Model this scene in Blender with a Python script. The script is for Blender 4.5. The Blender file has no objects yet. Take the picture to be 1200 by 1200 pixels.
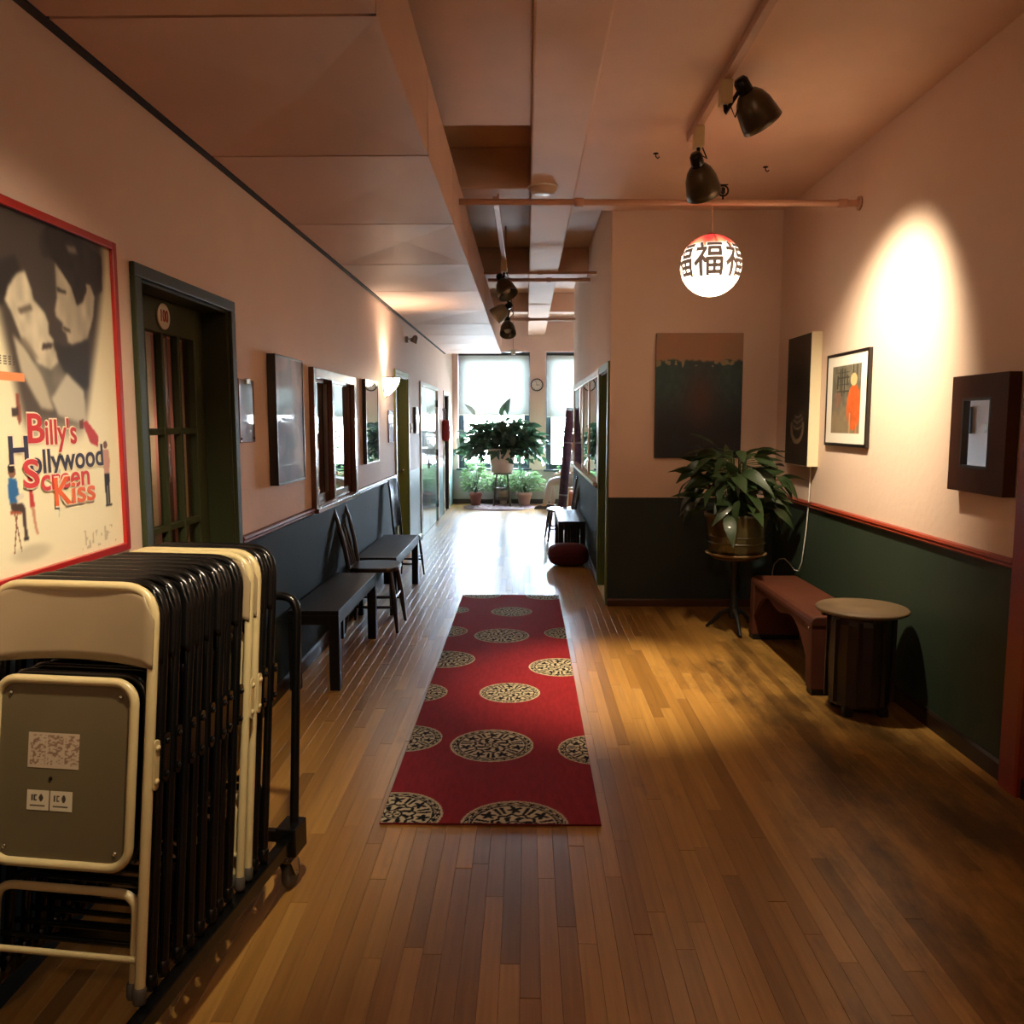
import bpy, bmesh, math, random
import numpy as np
from mathutils import Vector, Matrix, Euler, Quaternion

random.seed(7)
R = math.radians
PI = math.pi
SC = bpy.context.scene
COL = SC.collection
EYE = 1.58

# ---------------------------------------------------------------- camera, world, exposure
cam_d = bpy.data.cameras.new('camera')
cam_d.sensor_width = 36.0
cam_d.lens = 36.0 * 975.0 / 1200.0
cam_d.clip_start = 0.05
cam_d.clip_end = 200
cam = bpy.data.objects.new('camera', cam_d)
COL.objects.link(cam)
cam.location = (0, 0, EYE)
cam.rotation_euler = (R(90 - 6.2047), 0, R(0.9931))
SC.camera = cam

W = bpy.data.worlds.new('world')
SC.world = W
W.use_nodes = True
bg = W.node_tree.nodes['Background']
bg.inputs[0].default_value = (0.86, 0.94, 1.0, 1)
bg.inputs[1].default_value = 300.0
_wn, _wl = W.node_tree.nodes, W.node_tree.links      # bright hazy sky above a duller street below the horizon
_tc = _wn.new('ShaderNodeTexCoord'); _sp = _wn.new('ShaderNodeSeparateXYZ'); _rp = _wn.new('ShaderNodeValToRGB')
_wl.new(_tc.outputs['Generated'], _sp.inputs[0]); _wl.new(_sp.outputs['Z'], _rp.inputs[0]); _wl.new(_rp.outputs[0], bg.inputs[0])
_rp.color_ramp.elements[0].position = 0.0; _rp.color_ramp.elements[0].color = (0.16, 0.17, 0.18, 1)
_rp.color_ramp.elements[1].position = 0.12; _rp.color_ramp.elements[1].color = (0.68, 0.84, 1.0, 1)

SC.view_settings.view_transform = 'Standard'
SC.view_settings.look = 'None'
SC.view_settings.gamma = 1.0
SC.view_settings.use_curve_mapping = False
SC.view_settings.exposure = 0.35
SC.cycles.use_denoising = True
SC.cycles.max_bounces = 10
SC.cycles.sample_clamp_indirect = 20.0
SC.cycles.caustics_reflective = False
SC.cycles.caustics_refractive = False


def aim(o, target):
    d = Vector(target) - Vector(o.location)
    o.rotation_euler = d.to_track_quat('-Z', 'Y').to_euler()


def spot_light(name, loc, target, watts, cone, blend, color, size=0.04):
    l = bpy.data.lights.new(name, 'SPOT')
    l.energy = watts; l.spot_size = R(cone); l.spot_blend = blend
    l.color = color; l.shadow_soft_size = size
    o = bpy.data.objects.new(name, l)
    o.location = loc
    aim(o, target)
    COL.objects.link(o)
    return o


def point_light(name, loc, watts, color, size=0.08):
    l = bpy.data.lights.new(name, 'POINT')
    l.energy = watts; l.color = color; l.shadow_soft_size = size
    o = bpy.data.objects.new(name, l)
    o.location = loc
    COL.objects.link(o)
    return o


for px, w in ((-0.62, 1.36), (0.84, 0.92)):            # daylight portals at the two far windows
    l = bpy.data.lights.new('window_portal', 'AREA')
    l.shape = 'RECTANGLE'; l.size = w; l.size_y = 2.2
    l.cycles.is_portal = True
    o = bpy.data.objects.new('window_portal', l)
    o.location = (px, 16.5, 1.79)
    o.rotation_euler = (R(-90), 0, 0)
    COL.objects.link(o)

WARM = (1.0, 0.76, 0.46)
WARM2 = (1.0, 0.74, 0.50)
# the room goes on behind the camera: an unseen lamp added there as ambient fill
point_light('rear_fill_light', (-0.2, -1.2, 2.9), 38, WARM2, 0.10)

# ---------------------------------------------------------------- colour and materials
def lin(c):
    out = []
    for v in c[:3]:
        v = v / 255.0
        out.append(v / 12.92 if v <= 0.04045 else ((v + 0.055) / 1.055) ** 2.4)
    return tuple(out)


MATS = {}


def mat(name, rgb, rough=0.5, metal=0.0, vary=0.0, scale=8.0, bump=0.0, bscale=60.0, coat=0.0,
        spec=0.5, stretch=(1, 1, 1), trans=0.0, sub=0.0, emit=None, estr=0.0):
    if name in MATS:
        return MATS[name]
    m = bpy.data.materials.new(name)
    m.use_nodes = True
    nt = m.node_tree; N = nt.nodes; Lk = nt.links
    b = N['Principled BSDF']
    c = lin(rgb)
    b.inputs['Base Color'].default_value = (*c, 1)
    b.inputs['Roughness'].default_value = rough
    b.inputs['Metallic'].default_value = metal
    b.inputs['Coat Weight'].default_value = coat
    b.inputs['Coat Roughness'].default_value = 0.08
    b.inputs['Specular IOR Level'].default_value = spec
    b.inputs['Transmission Weight'].default_value = trans
    if emit:
        b.inputs['Emission Color'].default_value = (*lin(emit), 1)
        b.inputs['Emission Strength'].default_value = estr
    if vary or bump:
        tc = N.new('ShaderNodeTexCoord')
        mp = N.new('ShaderNodeMapping')
        mp.inputs['Scale'].default_value = stretch
        Lk.new(tc.outputs['Object'], mp.inputs[0])
    if vary:
        n = N.new('ShaderNodeTexNoise'); n.inputs['Scale'].default_value = scale
        n.inputs['Detail'].default_value = 6
        Lk.new(mp.outputs[0], n.inputs['Vector'])
        r = N.new('ShaderNodeValToRGB')
        r.color_ramp.elements[0].position = 0.3
        r.color_ramp.elements[1].position = 0.7
        r.color_ramp.elements[0].color = (*[x * (1 - vary) for x in c], 1)
        r.color_ramp.elements[1].color = (*[min(1, x * (1 + vary)) for x in c], 1)
        Lk.new(n.outputs['Fac'], r.inputs[0])
        Lk.new(r.outputs[0], b.inputs['Base Color'])
    if bump:
        n2 = N.new('ShaderNodeTexNoise'); n2.inputs['Scale'].default_value = bscale
        n2.inputs['Detail'].default_value = 5
        Lk.new(mp.outputs[0], n2.inputs['Vector'])
        bp = N.new('ShaderNodeBump'); bp.inputs['Strength'].default_value = bump
        bp.inputs['Distance'].default_value = 0.02
        Lk.new(n2.outputs['Fac'], bp.inputs['Height'])
        Lk.new(bp.outputs[0], b.inputs['Normal'])
    MATS[name] = m
    return m


def attr_mat(name, rough=0.6, coat=0.0, emit=0.0, spec=0.5, bump=0.0):
    if name in MATS:
        return MATS[name]
    m = bpy.data.materials.new(name)
    m.use_nodes = True
    nt = m.node_tree; N = nt.nodes; Lk = nt.links
    b = N['Principled BSDF']
    a = N.new('ShaderNodeAttribute'); a.attribute_name = 'col'
    Lk.new(a.outputs['Color'], b.inputs['Base Color'])
    b.inputs['Roughness'].default_value = rough
    b.inputs['Coat Weight'].default_value = coat
    b.inputs['Coat Roughness'].default_value = 0.03
    b.inputs['Specular IOR Level'].default_value = spec
    if emit:
        Lk.new(a.outputs['Color'], b.inputs['Emission Color'])
        b.inputs['Emission Strength'].default_value = emit
    if bump:
        tc = N.new('ShaderNodeTexCoord')
        n2 = N.new('ShaderNodeTexNoise'); n2.inputs['Scale'].default_value = 260
        Lk.new(tc.outputs['Object'], n2.inputs['Vector'])
        bp = N.new('ShaderNodeBump'); bp.inputs['Strength'].default_value = bump
        bp.inputs['Distance'].default_value = 0.004
        Lk.new(n2.outputs['Fac'], bp.inputs['Height'])
        Lk.new(bp.outputs[0], b.inputs['Normal'])
    MATS[name] = m
    return m


def pane_mat(name, refl=0.12, tint=(1, 1, 1), rough=0.0, plain=False):
    """thin window glass: see-through with a mirror-like sheen that grows at grazing angles"""
    if name in MATS:
        return MATS[name]
    m = bpy.data.materials.new(name)
    m.use_nodes = True
    nt = m.node_tree; N = nt.nodes; Lk = nt.links
    N.clear()
    out = N.new('ShaderNodeOutputMaterial')
    t = N.new('ShaderNodeBsdfTransparent'); t.inputs[0].default_value = (*tint, 1)
    g = N.new('ShaderNodeBsdfGlossy'); g.inputs['Roughness'].default_value = rough
    lw = N.new('ShaderNodeLayerWeight'); lw.inputs['Blend'].default_value = 0.5
    mr = N.new('ShaderNodeMapRange')
    mr.inputs['To Min'].default_value = refl; mr.inputs['To Max'].default_value = 0.95
    mr.inputs['From Min'].default_value = 0.15
    Lk.new(lw.outputs['Facing'], mr.inputs['Value'])
    if plain:                                   # clear glass: Schlick's curve on each face
        pw_ = N.new('ShaderNodeMath'); pw_.operation = 'POWER'; pw_.inputs[1].default_value = 5.0
        Lk.new(lw.outputs['Facing'], pw_.inputs[0]); Lk.new(pw_.outputs[0], mr.inputs['Value'])
        mr.inputs['From Min'].default_value = 0.0; mr.inputs['To Min'].default_value = 0.04; mr.inputs['To Max'].default_value = 1.0
    mx = N.new('ShaderNodeMixShader')
    Lk.new(mr.outputs[0], mx.inputs[0]); Lk.new(t.outputs[0], mx.inputs[1]); Lk.new(g.outputs[0], mx.inputs[2])
    Lk.new(mx.outputs[0], out.inputs[0])
    MATS[name] = m
    return m


def plank_mat(name, source):
    m = bpy.data.materials.new(name)
    m.use_nodes = True
    nt = m.node_tree; N = nt.nodes; Lk = nt.links
    b = N['Principled BSDF']
    geo = N.new('ShaderNodeNewGeometry')
    if source == 'object':
        oi = N.new('ShaderNodeObjectInfo'); rnd = oi.outputs['Random']
    else:
        rnd = geo.outputs['Random Per Island']
    ramp = N.new('ShaderNodeValToRGB')
    e = ramp.color_ramp.elements
    e[0].position = 0.0; e[0].color = (*lin((134, 98, 48)), 1)
    e[1].position = 1.0; e[1].color = (*lin((182, 140, 74)), 1)
    k = e.new(0.12); k.color = (*lin((150, 110, 54)), 1)
    k = e.new(0.5); k.color = (*lin((166, 124, 62)), 1)
    Lk.new(rnd, ramp.inputs[0])
    # grain, shifted per board
    mul = N.new('ShaderNodeMath'); mul.operation = 'MULTIPLY'; mul.inputs[1].default_value = 37.0
    Lk.new(rnd, mul.inputs[0])
    comb = N.new('ShaderNodeCombineXYZ'); Lk.new(mul.outputs[0], comb.inputs[2])
    add = N.new('ShaderNodeVectorMath'); add.operation = 'ADD'
    Lk.new(geo.outputs['Position'], add.inputs[0]); Lk.new(comb.outputs[0], add.inputs[1])
    mp = N.new('ShaderNodeMapping'); mp.inputs['Scale'].default_value = (60, 2.2, 8)
    Lk.new(add.outputs[0], mp.inputs[0])
    n = N.new('ShaderNodeTexNoise'); n.inputs['Scale'].default_value = 1.0; n.inputs['Detail'].default_value = 5
    Lk.new(mp.outputs[0], n.inputs['Vector'])
    mr = N.new('ShaderNodeMapRange'); mr.inputs['From Min'].default_value = 0.3; mr.inputs['From Max'].default_value = 0.7
    mr.inputs['To Min'].default_value = 0.84; mr.inputs['To Max'].default_value = 1.08
    Lk.new(n.outputs['Fac'], mr.inputs['Value'])
    vm = N.new('ShaderNodeVectorMath'); vm.operation = 'SCALE'
    Lk.new(ramp.outputs[0], vm.inputs[0]); Lk.new(mr.outputs[0], vm.inputs['Scale'])
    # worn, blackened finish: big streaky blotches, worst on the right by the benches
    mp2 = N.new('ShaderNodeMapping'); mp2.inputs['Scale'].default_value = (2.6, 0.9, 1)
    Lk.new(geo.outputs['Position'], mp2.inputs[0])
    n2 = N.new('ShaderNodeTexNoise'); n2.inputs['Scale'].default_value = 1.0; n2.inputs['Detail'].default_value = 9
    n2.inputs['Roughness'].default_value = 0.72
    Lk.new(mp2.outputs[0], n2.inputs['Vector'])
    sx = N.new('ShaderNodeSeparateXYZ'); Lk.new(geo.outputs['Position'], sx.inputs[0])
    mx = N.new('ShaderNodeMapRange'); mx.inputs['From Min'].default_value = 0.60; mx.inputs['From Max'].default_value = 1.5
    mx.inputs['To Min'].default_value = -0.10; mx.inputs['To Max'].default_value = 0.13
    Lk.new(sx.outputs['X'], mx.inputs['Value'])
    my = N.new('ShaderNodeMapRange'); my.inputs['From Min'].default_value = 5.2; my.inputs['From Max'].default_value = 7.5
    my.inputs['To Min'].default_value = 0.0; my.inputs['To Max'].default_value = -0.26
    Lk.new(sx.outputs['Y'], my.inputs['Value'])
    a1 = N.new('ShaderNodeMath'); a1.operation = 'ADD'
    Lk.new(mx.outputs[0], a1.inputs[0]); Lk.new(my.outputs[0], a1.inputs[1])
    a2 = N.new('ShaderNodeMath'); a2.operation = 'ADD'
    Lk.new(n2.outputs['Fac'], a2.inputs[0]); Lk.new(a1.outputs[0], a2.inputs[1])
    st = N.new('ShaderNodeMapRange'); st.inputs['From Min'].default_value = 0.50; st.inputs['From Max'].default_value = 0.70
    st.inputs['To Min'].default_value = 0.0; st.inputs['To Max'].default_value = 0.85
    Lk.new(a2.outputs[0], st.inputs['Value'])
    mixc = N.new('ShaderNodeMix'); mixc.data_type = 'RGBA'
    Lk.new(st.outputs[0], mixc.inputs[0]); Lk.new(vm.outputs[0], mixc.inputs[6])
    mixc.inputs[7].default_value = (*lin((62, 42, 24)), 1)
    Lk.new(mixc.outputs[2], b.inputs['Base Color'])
    rr = N.new('ShaderNodeMapRange'); rr.inputs['To Min'].default_value = 0.29; rr.inputs['To Max'].default_value = 0.35
    b.inputs['Specular IOR Level'].default_value = 0.30
    Lk.new(n.outputs['Fac'], rr.inputs['Value'])
    Lk.new(rr.outputs[0], b.inputs['Roughness'])
    bp = N.new('ShaderNodeBump'); bp.inputs['Strength'].default_value = 0.12; bp.inputs['Distance'].default_value = 0.004
    Lk.new(n.outputs['Fac'], bp.inputs['Height']); Lk.new(bp.outputs[0], b.inputs['Normal'])
    MATS[name] = m
    return m


PINK = mat('pink_plaster', (228, 202, 184), 0.62, vary=0.03, scale=1.5, bump=0.10, bscale=22)
WAIN = mat('dark_green_paint', (32, 39, 36), 0.62, vary=0.08, scale=2.0, bump=0.05, bscale=25, spec=0.10)
WAIN_LIT = mat('dark_green_paint_lit', (48, 60, 48), 0.5, vary=0.08, scale=2.0, bump=0.05, bscale=25, spec=0.3)  # same wainscot paint, lightened for the spotlight on the right wall
TEAL = mat('grey_teal_paint', (92, 116, 110), 0.35, vary=0.05, scale=2.0)
CEILP = mat('salmon_ceiling_paint', (228, 194, 172), 0.6, vary=0.05, scale=2.0, bump=0.12, bscale=14)
DUCT = mat('painted_sheet_metal', (212, 178, 160), 0.48, vary=0.05, scale=1.5, spec=0.35)
DARKGAP = mat('dark_gap', (46, 32, 26), 0.8)
RAIL = mat('brown_rail_paint', (112, 58, 44), 0.35, vary=0.08, scale=4)
REDRAIL = mat('red_brown_rail', (140, 52, 32), 0.35, vary=0.08, scale=4)
BLACKW = mat('black_wood', (20, 18, 17), 0.45, vary=0.15, scale=6, spec=0.28)
BROWNW = mat('dark_brown_wood', (58, 36, 26), 0.35, vary=0.2, scale=10, stretch=(1, 1, 6))
OLIVE = mat('olive_green_paint', (58, 64, 40), 0.5, vary=0.05, scale=3, spec=0.25)
LIME = mat('yellow_green_paint', (128, 138, 74), 0.4, vary=0.04, scale=3)
GREEN2 = mat('leaf_green_door_paint', (104, 122, 66), 0.4, vary=0.05, scale=3)
BLACKM = mat('black_enamel', (12, 12, 12), 0.24, spec=0.4)
TANM = mat('tan_enamel', (186, 172, 128), 0.32, vary=0.04, scale=12, coat=0.2)
TANV = mat('tan_seat_back', (142, 126, 98), 0.38, vary=0.08, scale=5)
CHROME = mat('steel', (190, 188, 180), 0.25, metal=1.0)
RUBBER = mat('grey_rubber', (70, 66, 60), 0.6)
MIRROR = mat('mirror_glass', (235, 240, 245), 0.02, metal=1.0)
CREAM = mat('cream_paint', (236, 224, 190), 0.5)
WHITE = mat('white_plastic', (232, 228, 218), 0.4)

# ---------------------------------------------------------------- mesh building
class MB:
    def __init__(s):
        s.v = []; s.f = []; s.m = []; s.sm = []

    def add(s, vs, fs, mi=0, smooth=False, M=None):
        o = len(s.v)
        for p in vs:
            p = Vector(p)
            if M is not None:
                p = M @ p
            s.v.append(p)
        for f in fs:
            s.f.append([o + i for i in f]); s.m.append(mi); s.sm.append(smooth)
        return s

    def box(s, lo, hi, mi=0, M=None):
        x0, y0, z0 = lo; x1, y1, z1 = hi
        if x0 > x1: x0, x1 = x1, x0
        if y0 > y1: y0, y1 = y1, y0
        if z0 > z1: z0, z1 = z1, z0
        vs = [(x0, y0, z0), (x1, y0, z0), (x1, y1, z0), (x0, y1, z0), (x0, y0, z1), (x1, y0, z1), (x1, y1, z1), (x0, y1, z1)]
        fs = [(3, 2, 1, 0), (4, 5, 6, 7), (0, 1, 5, 4), (1, 2, 6, 5), (2, 3, 7, 6), (3, 0, 4, 7)]
        return s.add(vs, fs, mi, False, M)

    def bar(s, a, b, w, d=None, mi=0, up=(0, 0, 1)):
        """rectangular bar from a to b, w across, d along 'up'-ish"""
        d = w if d is None else d
        a = Vector(a); b = Vector(b); t = (b - a).normalized()
        u = Vector(up)
        if abs(t.dot(u)) > 0.98: u = Vector((0, 1, 0))
        sx = t.cross(u).normalized(); sy = sx.cross(t).normalized()
        vs = []
        for p in (a, b):
            for i, j in ((-1, -1), (1, -1), (1, 1), (-1, 1)):
                vs.append(p + sx * (w / 2 * i) + sy * (d / 2 * j))
        fs = [(0, 1, 2, 3), (7, 6, 5, 4), (0, 4, 5, 1), (1, 5, 6, 2), (2, 6, 7, 3), (3, 7, 4, 0)]
        return s.add(vs, fs, mi)

    def tube(s, path, r, n=10, mi=0, closed=False, smooth=True, cap=True):
        P = [Vector(p) for p in path]
        k = len(P)
        rr = r if isinstance(r, (list, tuple)) else [r] * k
        T = []
        for i in range(k):
            if closed:
                t = P[(i + 1) % k] - P[i - 1]
            else:
                t = P[min(i + 1, k - 1)] - P[max(i - 1, 0)]
            T.append(t.normalized() if t.length > 1e-9 else Vector((0, 0, 1)))
        u = Vector((0, 0, 1)) if abs(T[0].z) < 0.9 else Vector((1, 0, 0))
        u = (u - T[0] * u.dot(T[0])).normalized()
        vs = []
        for i in range(k):
            u = (u - T[i] * u.dot(T[i]))
            u = u.normalized() if u.length > 1e-6 else T[i].orthogonal().normalized()
            w = T[i].cross(u)
            for j in range(n):
                a = 2 * PI * j / n
                vs.append(P[i] + (u * math.cos(a) + w * math.sin(a)) * rr[i])
        fs = []
        for i in range(k if closed else k - 1):
            i2 = (i + 1) % k
            for j in range(n):
                j2 = (j + 1) % n
                fs.append((i * n + j, i * n + j2, i2 * n + j2, i2 * n + j))
        o = len(s.f)
        s.add(vs, fs, mi, smooth)
        if cap and not closed:
            s.add([vs[j] for j in range(n)], [tuple(reversed(range(n)))], mi)
            s.add([vs[(k - 1) * n + j] for j in range(n)], [tuple(range(n))], mi)
        return s

    def lathe(s, prof, n=24, mi=0, M=None, smooth=True):
        """prof: list of (r, z); spun about Z"""
        vs = []; fs = []
        k = len(prof)
        for r, z in prof:
            r = max(r, 1e-4)
            for j in range(n):
                a = 2 * PI * j / n
                vs.append((r * math.cos(a), r * math.sin(a), z))
        for i in range(k - 1):
            for j in range(n):
                j2 = (j + 1) % n
                fs.append((i * n + j, i * n + j2, (i + 1) * n + j2, (i + 1) * n + j))
        return s.add(vs, fs, mi, smooth, M)

    def prism(s, poly, a, b, axis=2, mi=0, M=None, smooth=False):
        """poly of 2D points extruded from a to b along the axis (0: poly is (y,z); 1: (x,z); 2: (x,y))"""
        n = len(poly)

        def mk(p, t):
            if axis == 0: return (t, p[0], p[1])
            if axis == 1: return (p[0], t, p[1])
            return (p[0], p[1], t)
        vs = [mk(p, a) for p in poly] + [mk(p, b) for p in poly]
        fs = [tuple(range(n))[::-1], tuple(range(n, 2 * n))]
        for i in range(n):
            j = (i + 1) % n
            fs.append((i, j, n + j, n + i))
        return s.add(vs, fs, mi, smooth, M)

    def build(s, name, mats, parent=None, bevel=0.0, world=False, recalc=True):
        off = Vector((0, 0, 0))
        if parent is not None and world:
            p = parent
            while p is not None:
                off = off + Vector(p.location); p = p.parent
        me = bpy.data.meshes.new(name)
        me.from_pydata([tuple(v - off) for v in s.v], [], s.f)
        if not isinstance(mats, (list, tuple)):
            mats = [mats]
        for m in mats:
            me.materials.append(m)
        me.polygons.foreach_set('material_index', s.m)
        me.polygons.foreach_set('use_smooth', s.sm)
        if recalc:
            bm = bmesh.new(); bm.from_mesh(me)
            bmesh.ops.recalc_face_normals(bm, faces=bm.faces)
            bm.to_mesh(me); bm.free()
        me.update()
        o = bpy.data.objects.new(name, me)
        COL.objects.link(o)
        if parent is not None:
            o.parent = parent
        if bevel:
            bv = o.modifiers.new('bevel', 'BEVEL')
            bv.width = bevel; bv.segments = 2; bv.limit_method = 'ANGLE'; bv.angle_limit = R(40)
        return o


def tag(o, label=None, cat=None, group=None, kind=None):
    if label: o['label'] = label
    if cat: o['category'] = cat
    if group: o['group'] = group
    if kind: o['kind'] = kind
    return o


def thing(name, label, cat, loc=(0, 0, 0), rz=0.0, group=None):
    o = bpy.data.objects.new(name, None)
    o.empty_display_size = 0.1
    o.location = loc; o.rotation_euler = (0, 0, rz)
    COL.objects.link(o)
    return tag(o, label, cat, group)


def struct(o):
    o['kind'] = 'structure'
    return o


def kids(o):
    return [c for c in bpy.data.objects if c.parent == o]


def copy_thing(root, loc=None, rot=None, label=None, group=None):
    r = root.copy(); COL.objects.link(r)
    if loc is not None: r.location = loc
    if rot is not None: r.rotation_euler = rot
    if label: r['label'] = label
    if group: r['group'] = group
    for ch in root.children:
        c = ch.copy(); COL.objects.link(c); c.parent = r
        for g in ch.children:
            d = g.copy(); COL.objects.link(d); d.parent = c
    return r


def rounded(poly, rad, n=6, closed=False):
    """round the corners of a 3D polyline"""
    P = [Vector(p) for p in poly]
    out = []
    k = len(P)
    for i in range(k):
        if not closed and i in (0, k - 1):
            out.append(P[i]); continue
        a = P[i - 1] - P[i]; b = P[(i + 1) % k] - P[i]
        r = min(rad, a.length * 0.49, b.length * 0.49)
        p0 = P[i] + a.normalized() * r; p1 = P[i] + b.normalized() * r
        for j in range(n + 1):
            t = j / n
            out.append((1 - t) ** 2 * p0 + 2 * t * (1 - t) * P[i] + t * t * p1)
    return out


def rrect(w, h, r, n=5, cx=0, cy=0):
    pts = []
    for sx, sy, a0 in ((1, 1, 0), (-1, 1, 90), (-1, -1, 180), (1, -1, 270)):
        for j in range(n + 1):
            a = R(a0 + 90 * j / n)
            pts.append((cx + sx * (w / 2 - r) + r * math.cos(a), cy + sy * (h / 2 - r) + r * math.sin(a)))
    return pts


def print_grid(name, w, h, nu, nv, fn, M, material, parent=None, world=False):
    """a flat printed sheet: fn(u, v) -> linear rgb arrays; u to the right, v up; M places the sheet (x right, y up, z out)"""
    uu, vv = np.meshgrid(np.linspace(0, 1, nu), np.linspace(0, 1, nv))
    u = uu.ravel(); v = vv.ravel()
    rgb = np.clip(fn(u, v), 0, 255) / 255.0
    rgb = np.where(rgb <= 0.04045, rgb / 12.92, ((rgb + 0.055) / 1.055) ** 2.4)
    Mn = np.array(M)
    co = np.stack([u * w - w / 2, v * h - h / 2, np.zeros_like(u)], 1) @ Mn[:3, :3].T + Mn[:3, 3]
    if parent is not None and world:
        p = parent
        off = Vector((0, 0, 0))
        while p is not None:
            off = off + Vector(p.location); p = p.parent
        co = co - np.array(off)
    i = np.arange(nu * nv).reshape(nv, nu)
    q = np.stack([i[:-1, :-1], i[:-1, 1:], i[1:, 1:], i[1:, :-1]], -1).reshape(-1, 4)
    me = bpy.data.meshes.new(name)
    me.vertices.add(len(co)); me.vertices.foreach_set('co', co.astype(np.float32).ravel())
    me.loops.add(q.size); me.loops.foreach_set('vertex_index', q.ravel().astype(np.int32))
    me.polygons.add(len(q))
    me.polygons.foreach_set('loop_start', np.arange(0, q.size, 4, dtype=np.int32))
    me.update(calc_edges=True)
    at = me.color_attributes.new('col', 'FLOAT_COLOR', 'POINT')
    at.data.foreach_set('color', np.concatenate([rgb, np.ones((len(rgb), 1))], 1).astype(np.float32).ravel())
    me.materials.append(material)
    o = bpy.data.objects.new(name, me)
    COL.objects.link(o)
    if parent is not None: o.parent = parent
    return o


def sm(a, b, x):
    t = np.clip((x - a) / (b - a), 0, 1)
    return t * t * (3 - 2 * t)


def C(*c):
    return np.array(c, float)


def mixc(a, b, t):
    t = np.asarray(t)[:, None]
    return a * (1 - t) + b * t


def vnoise(u, v, seed, n):
    """smooth value noise on an n x n lattice"""
    rs = np.random.RandomState(seed)
    g = rs.rand(n + 2, n + 2)
    x = np.clip(u, 0, 0.9999) * n; y = np.clip(v, 0, 0.9999) * n
    i = x.astype(int); j = y.astype(int)
    fx = x - i; fy = y - j
    fx = fx * fx * (3 - 2 * fx); fy = fy * fy * (3 - 2 * fy)
    return (g[i, j] * (1 - fx) + g[i + 1, j] * fx) * (1 - fy) + (g[i, j + 1] * (1 - fx) + g[i + 1, j + 1] * fx) * fy


def frame_M(origin, right, up):
    r = Vector(right).normalized(); u = Vector(up).normalized(); n = r.cross(u)
    M = Matrix((( r.x, u.x, n.x, origin[0]), (r.y, u.y, n.y, origin[1]), (r.z, u.z, n.z, origin[2]), (0, 0, 0, 1)))
    return M


def text_obj(name, s, size, M, material, parent=None, depth=0.0008, bold=0.0, world=False, squeeze=1.0, fit=None):
    cu = bpy.data.curves.new(name, 'FONT')
    cu.body = s; cu.size = size; cu.align_x = 'CENTER'; cu.align_y = 'CENTER'
    cu.extrude = depth; cu.offset = bold; cu.resolution_u = 4
    t = bpy.data.objects.new(name, cu)
    COL.objects.link(t)
    bpy.context.view_layer.update()
    dg = bpy.context.evaluated_depsgraph_get()
    me = bpy.data.meshes.new_from_object(t.evaluated_get(dg))
    bpy.data.objects.remove(t)
    if fit:
        xs_ = [v.co.x for v in me.vertices]; squeeze = fit / (max(xs_) - min(xs_))
    MM = M @ Matrix.Diagonal((squeeze, 1, 1, 1))
    off = Vector((0, 0, 0))
    if parent is not None and world:
        p = parent
        while p is not None:
            off = off + Vector(p.location); p = p.parent
    for v in me.vertices:
        v.co = (MM @ v.co) - off
    me.materials.clear(); me.materials.append(material)
    o = bpy.data.objects.new(name, me)
    COL.objects.link(o)
    if parent is not None: o.parent = parent
    return o


# ---------------------------------------------------------------- setting: walls, floor, ceiling
XL, XR, XC = -1.42, 2.10, 0.70          # left wall, right wall, corridor's right wall
YF, YR, YE, YB = 7.06, 16.05, 12.5, -3.0   # facing wall, far wall, end of the corridor's right wall, rear wall
ZC = 3.55


def wall(name, axis, p0, p1, a0, a1, z0, z1, holes, mats, mfn, asplit=(), zsplit=()):
    As = sorted(set([a0, a1] + list(asplit) + [h[0] for h in holes] + [h[1] for h in holes]))
    Zs = sorted(set([z0, z1] + list(zsplit) + [h[2] for h in holes] + [h[3] for h in holes]))
    As = [a for a in As if a0 <= a <= a1]; Zs = [z for z in Zs if z0 <= z <= z1]
    mb = MB()
    for i in range(len(As) - 1):
        for j in range(len(Zs) - 1):
            ca = (As[i] + As[i + 1]) / 2; cz = (Zs[j] + Zs[j + 1]) / 2
            if any(h[0] < ca < h[1] and h[2] < cz < h[3] for h in holes):
                continue
            if axis == 'x':
                mb.box((p0, As[i], Zs[j]), (p1, As[i + 1], Zs[j + 1]), mfn(ca, cz))
            else:
                mb.box((As[i], p0, Zs[j]), (As[i + 1], p1, Zs[j + 1]), mfn(ca, cz))
    return struct(mb.build(name, mats))


D1 = (3.075, 4.00, 0, 2.12)             # door hole near left
WL = (5.50, 6.75, 1.0, 1.90)            # interior window left
D2 = (9.05, 9.95, 0, 2.08)              # yellow-green door
D3 = (11.15, 13.25, 0, 2.06)            # double door
D4 = (14.30, 15.10, 0, 2.04)
wall('wall_left', 'x', XL - 0.22, XL, YB, YR + 0.3, 0, ZC, [D1, WL, D2, D3, D4], [PINK, WAIN, TEAL],
     lambda a, z: 0 if z > 0.97 else (1 if a < 10 else 2), (10.0,), (0.975,))
wall('wall_right', 'x', XR, XR + 0.2, YB, YE, 0, ZC, [], [PINK, WAIN_LIT], lambda a, z: 0 if z > 0.95 else 1, (), (0.955,))
wall('wall_front', 'y', YF, YF + 0.08, XC, XR, 0, ZC, [], [PINK, mat('dark_green_paint_lifted', (50, 62, 62), 0.55, vary=0.06, scale=2, spec=0.25)], lambda a, z: 0 if z > 0.93 else 1, (), (0.938,))  # lower part: the wainscot paint again, colour lifted to brighten the facing wall
DR = (7.16, 7.92, 0, 2.02)
WR = (8.15, 12.25, 0.99, 2.03)
wall('wall_corridor', 'x', XC, XC + 0.16, YF + 0.08, YE - 0.15, 0, ZC, [DR, WR], [PINK, WAIN],
     lambda a, z: 0 if z > 0.93 else 1, (), (0.938,))
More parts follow.
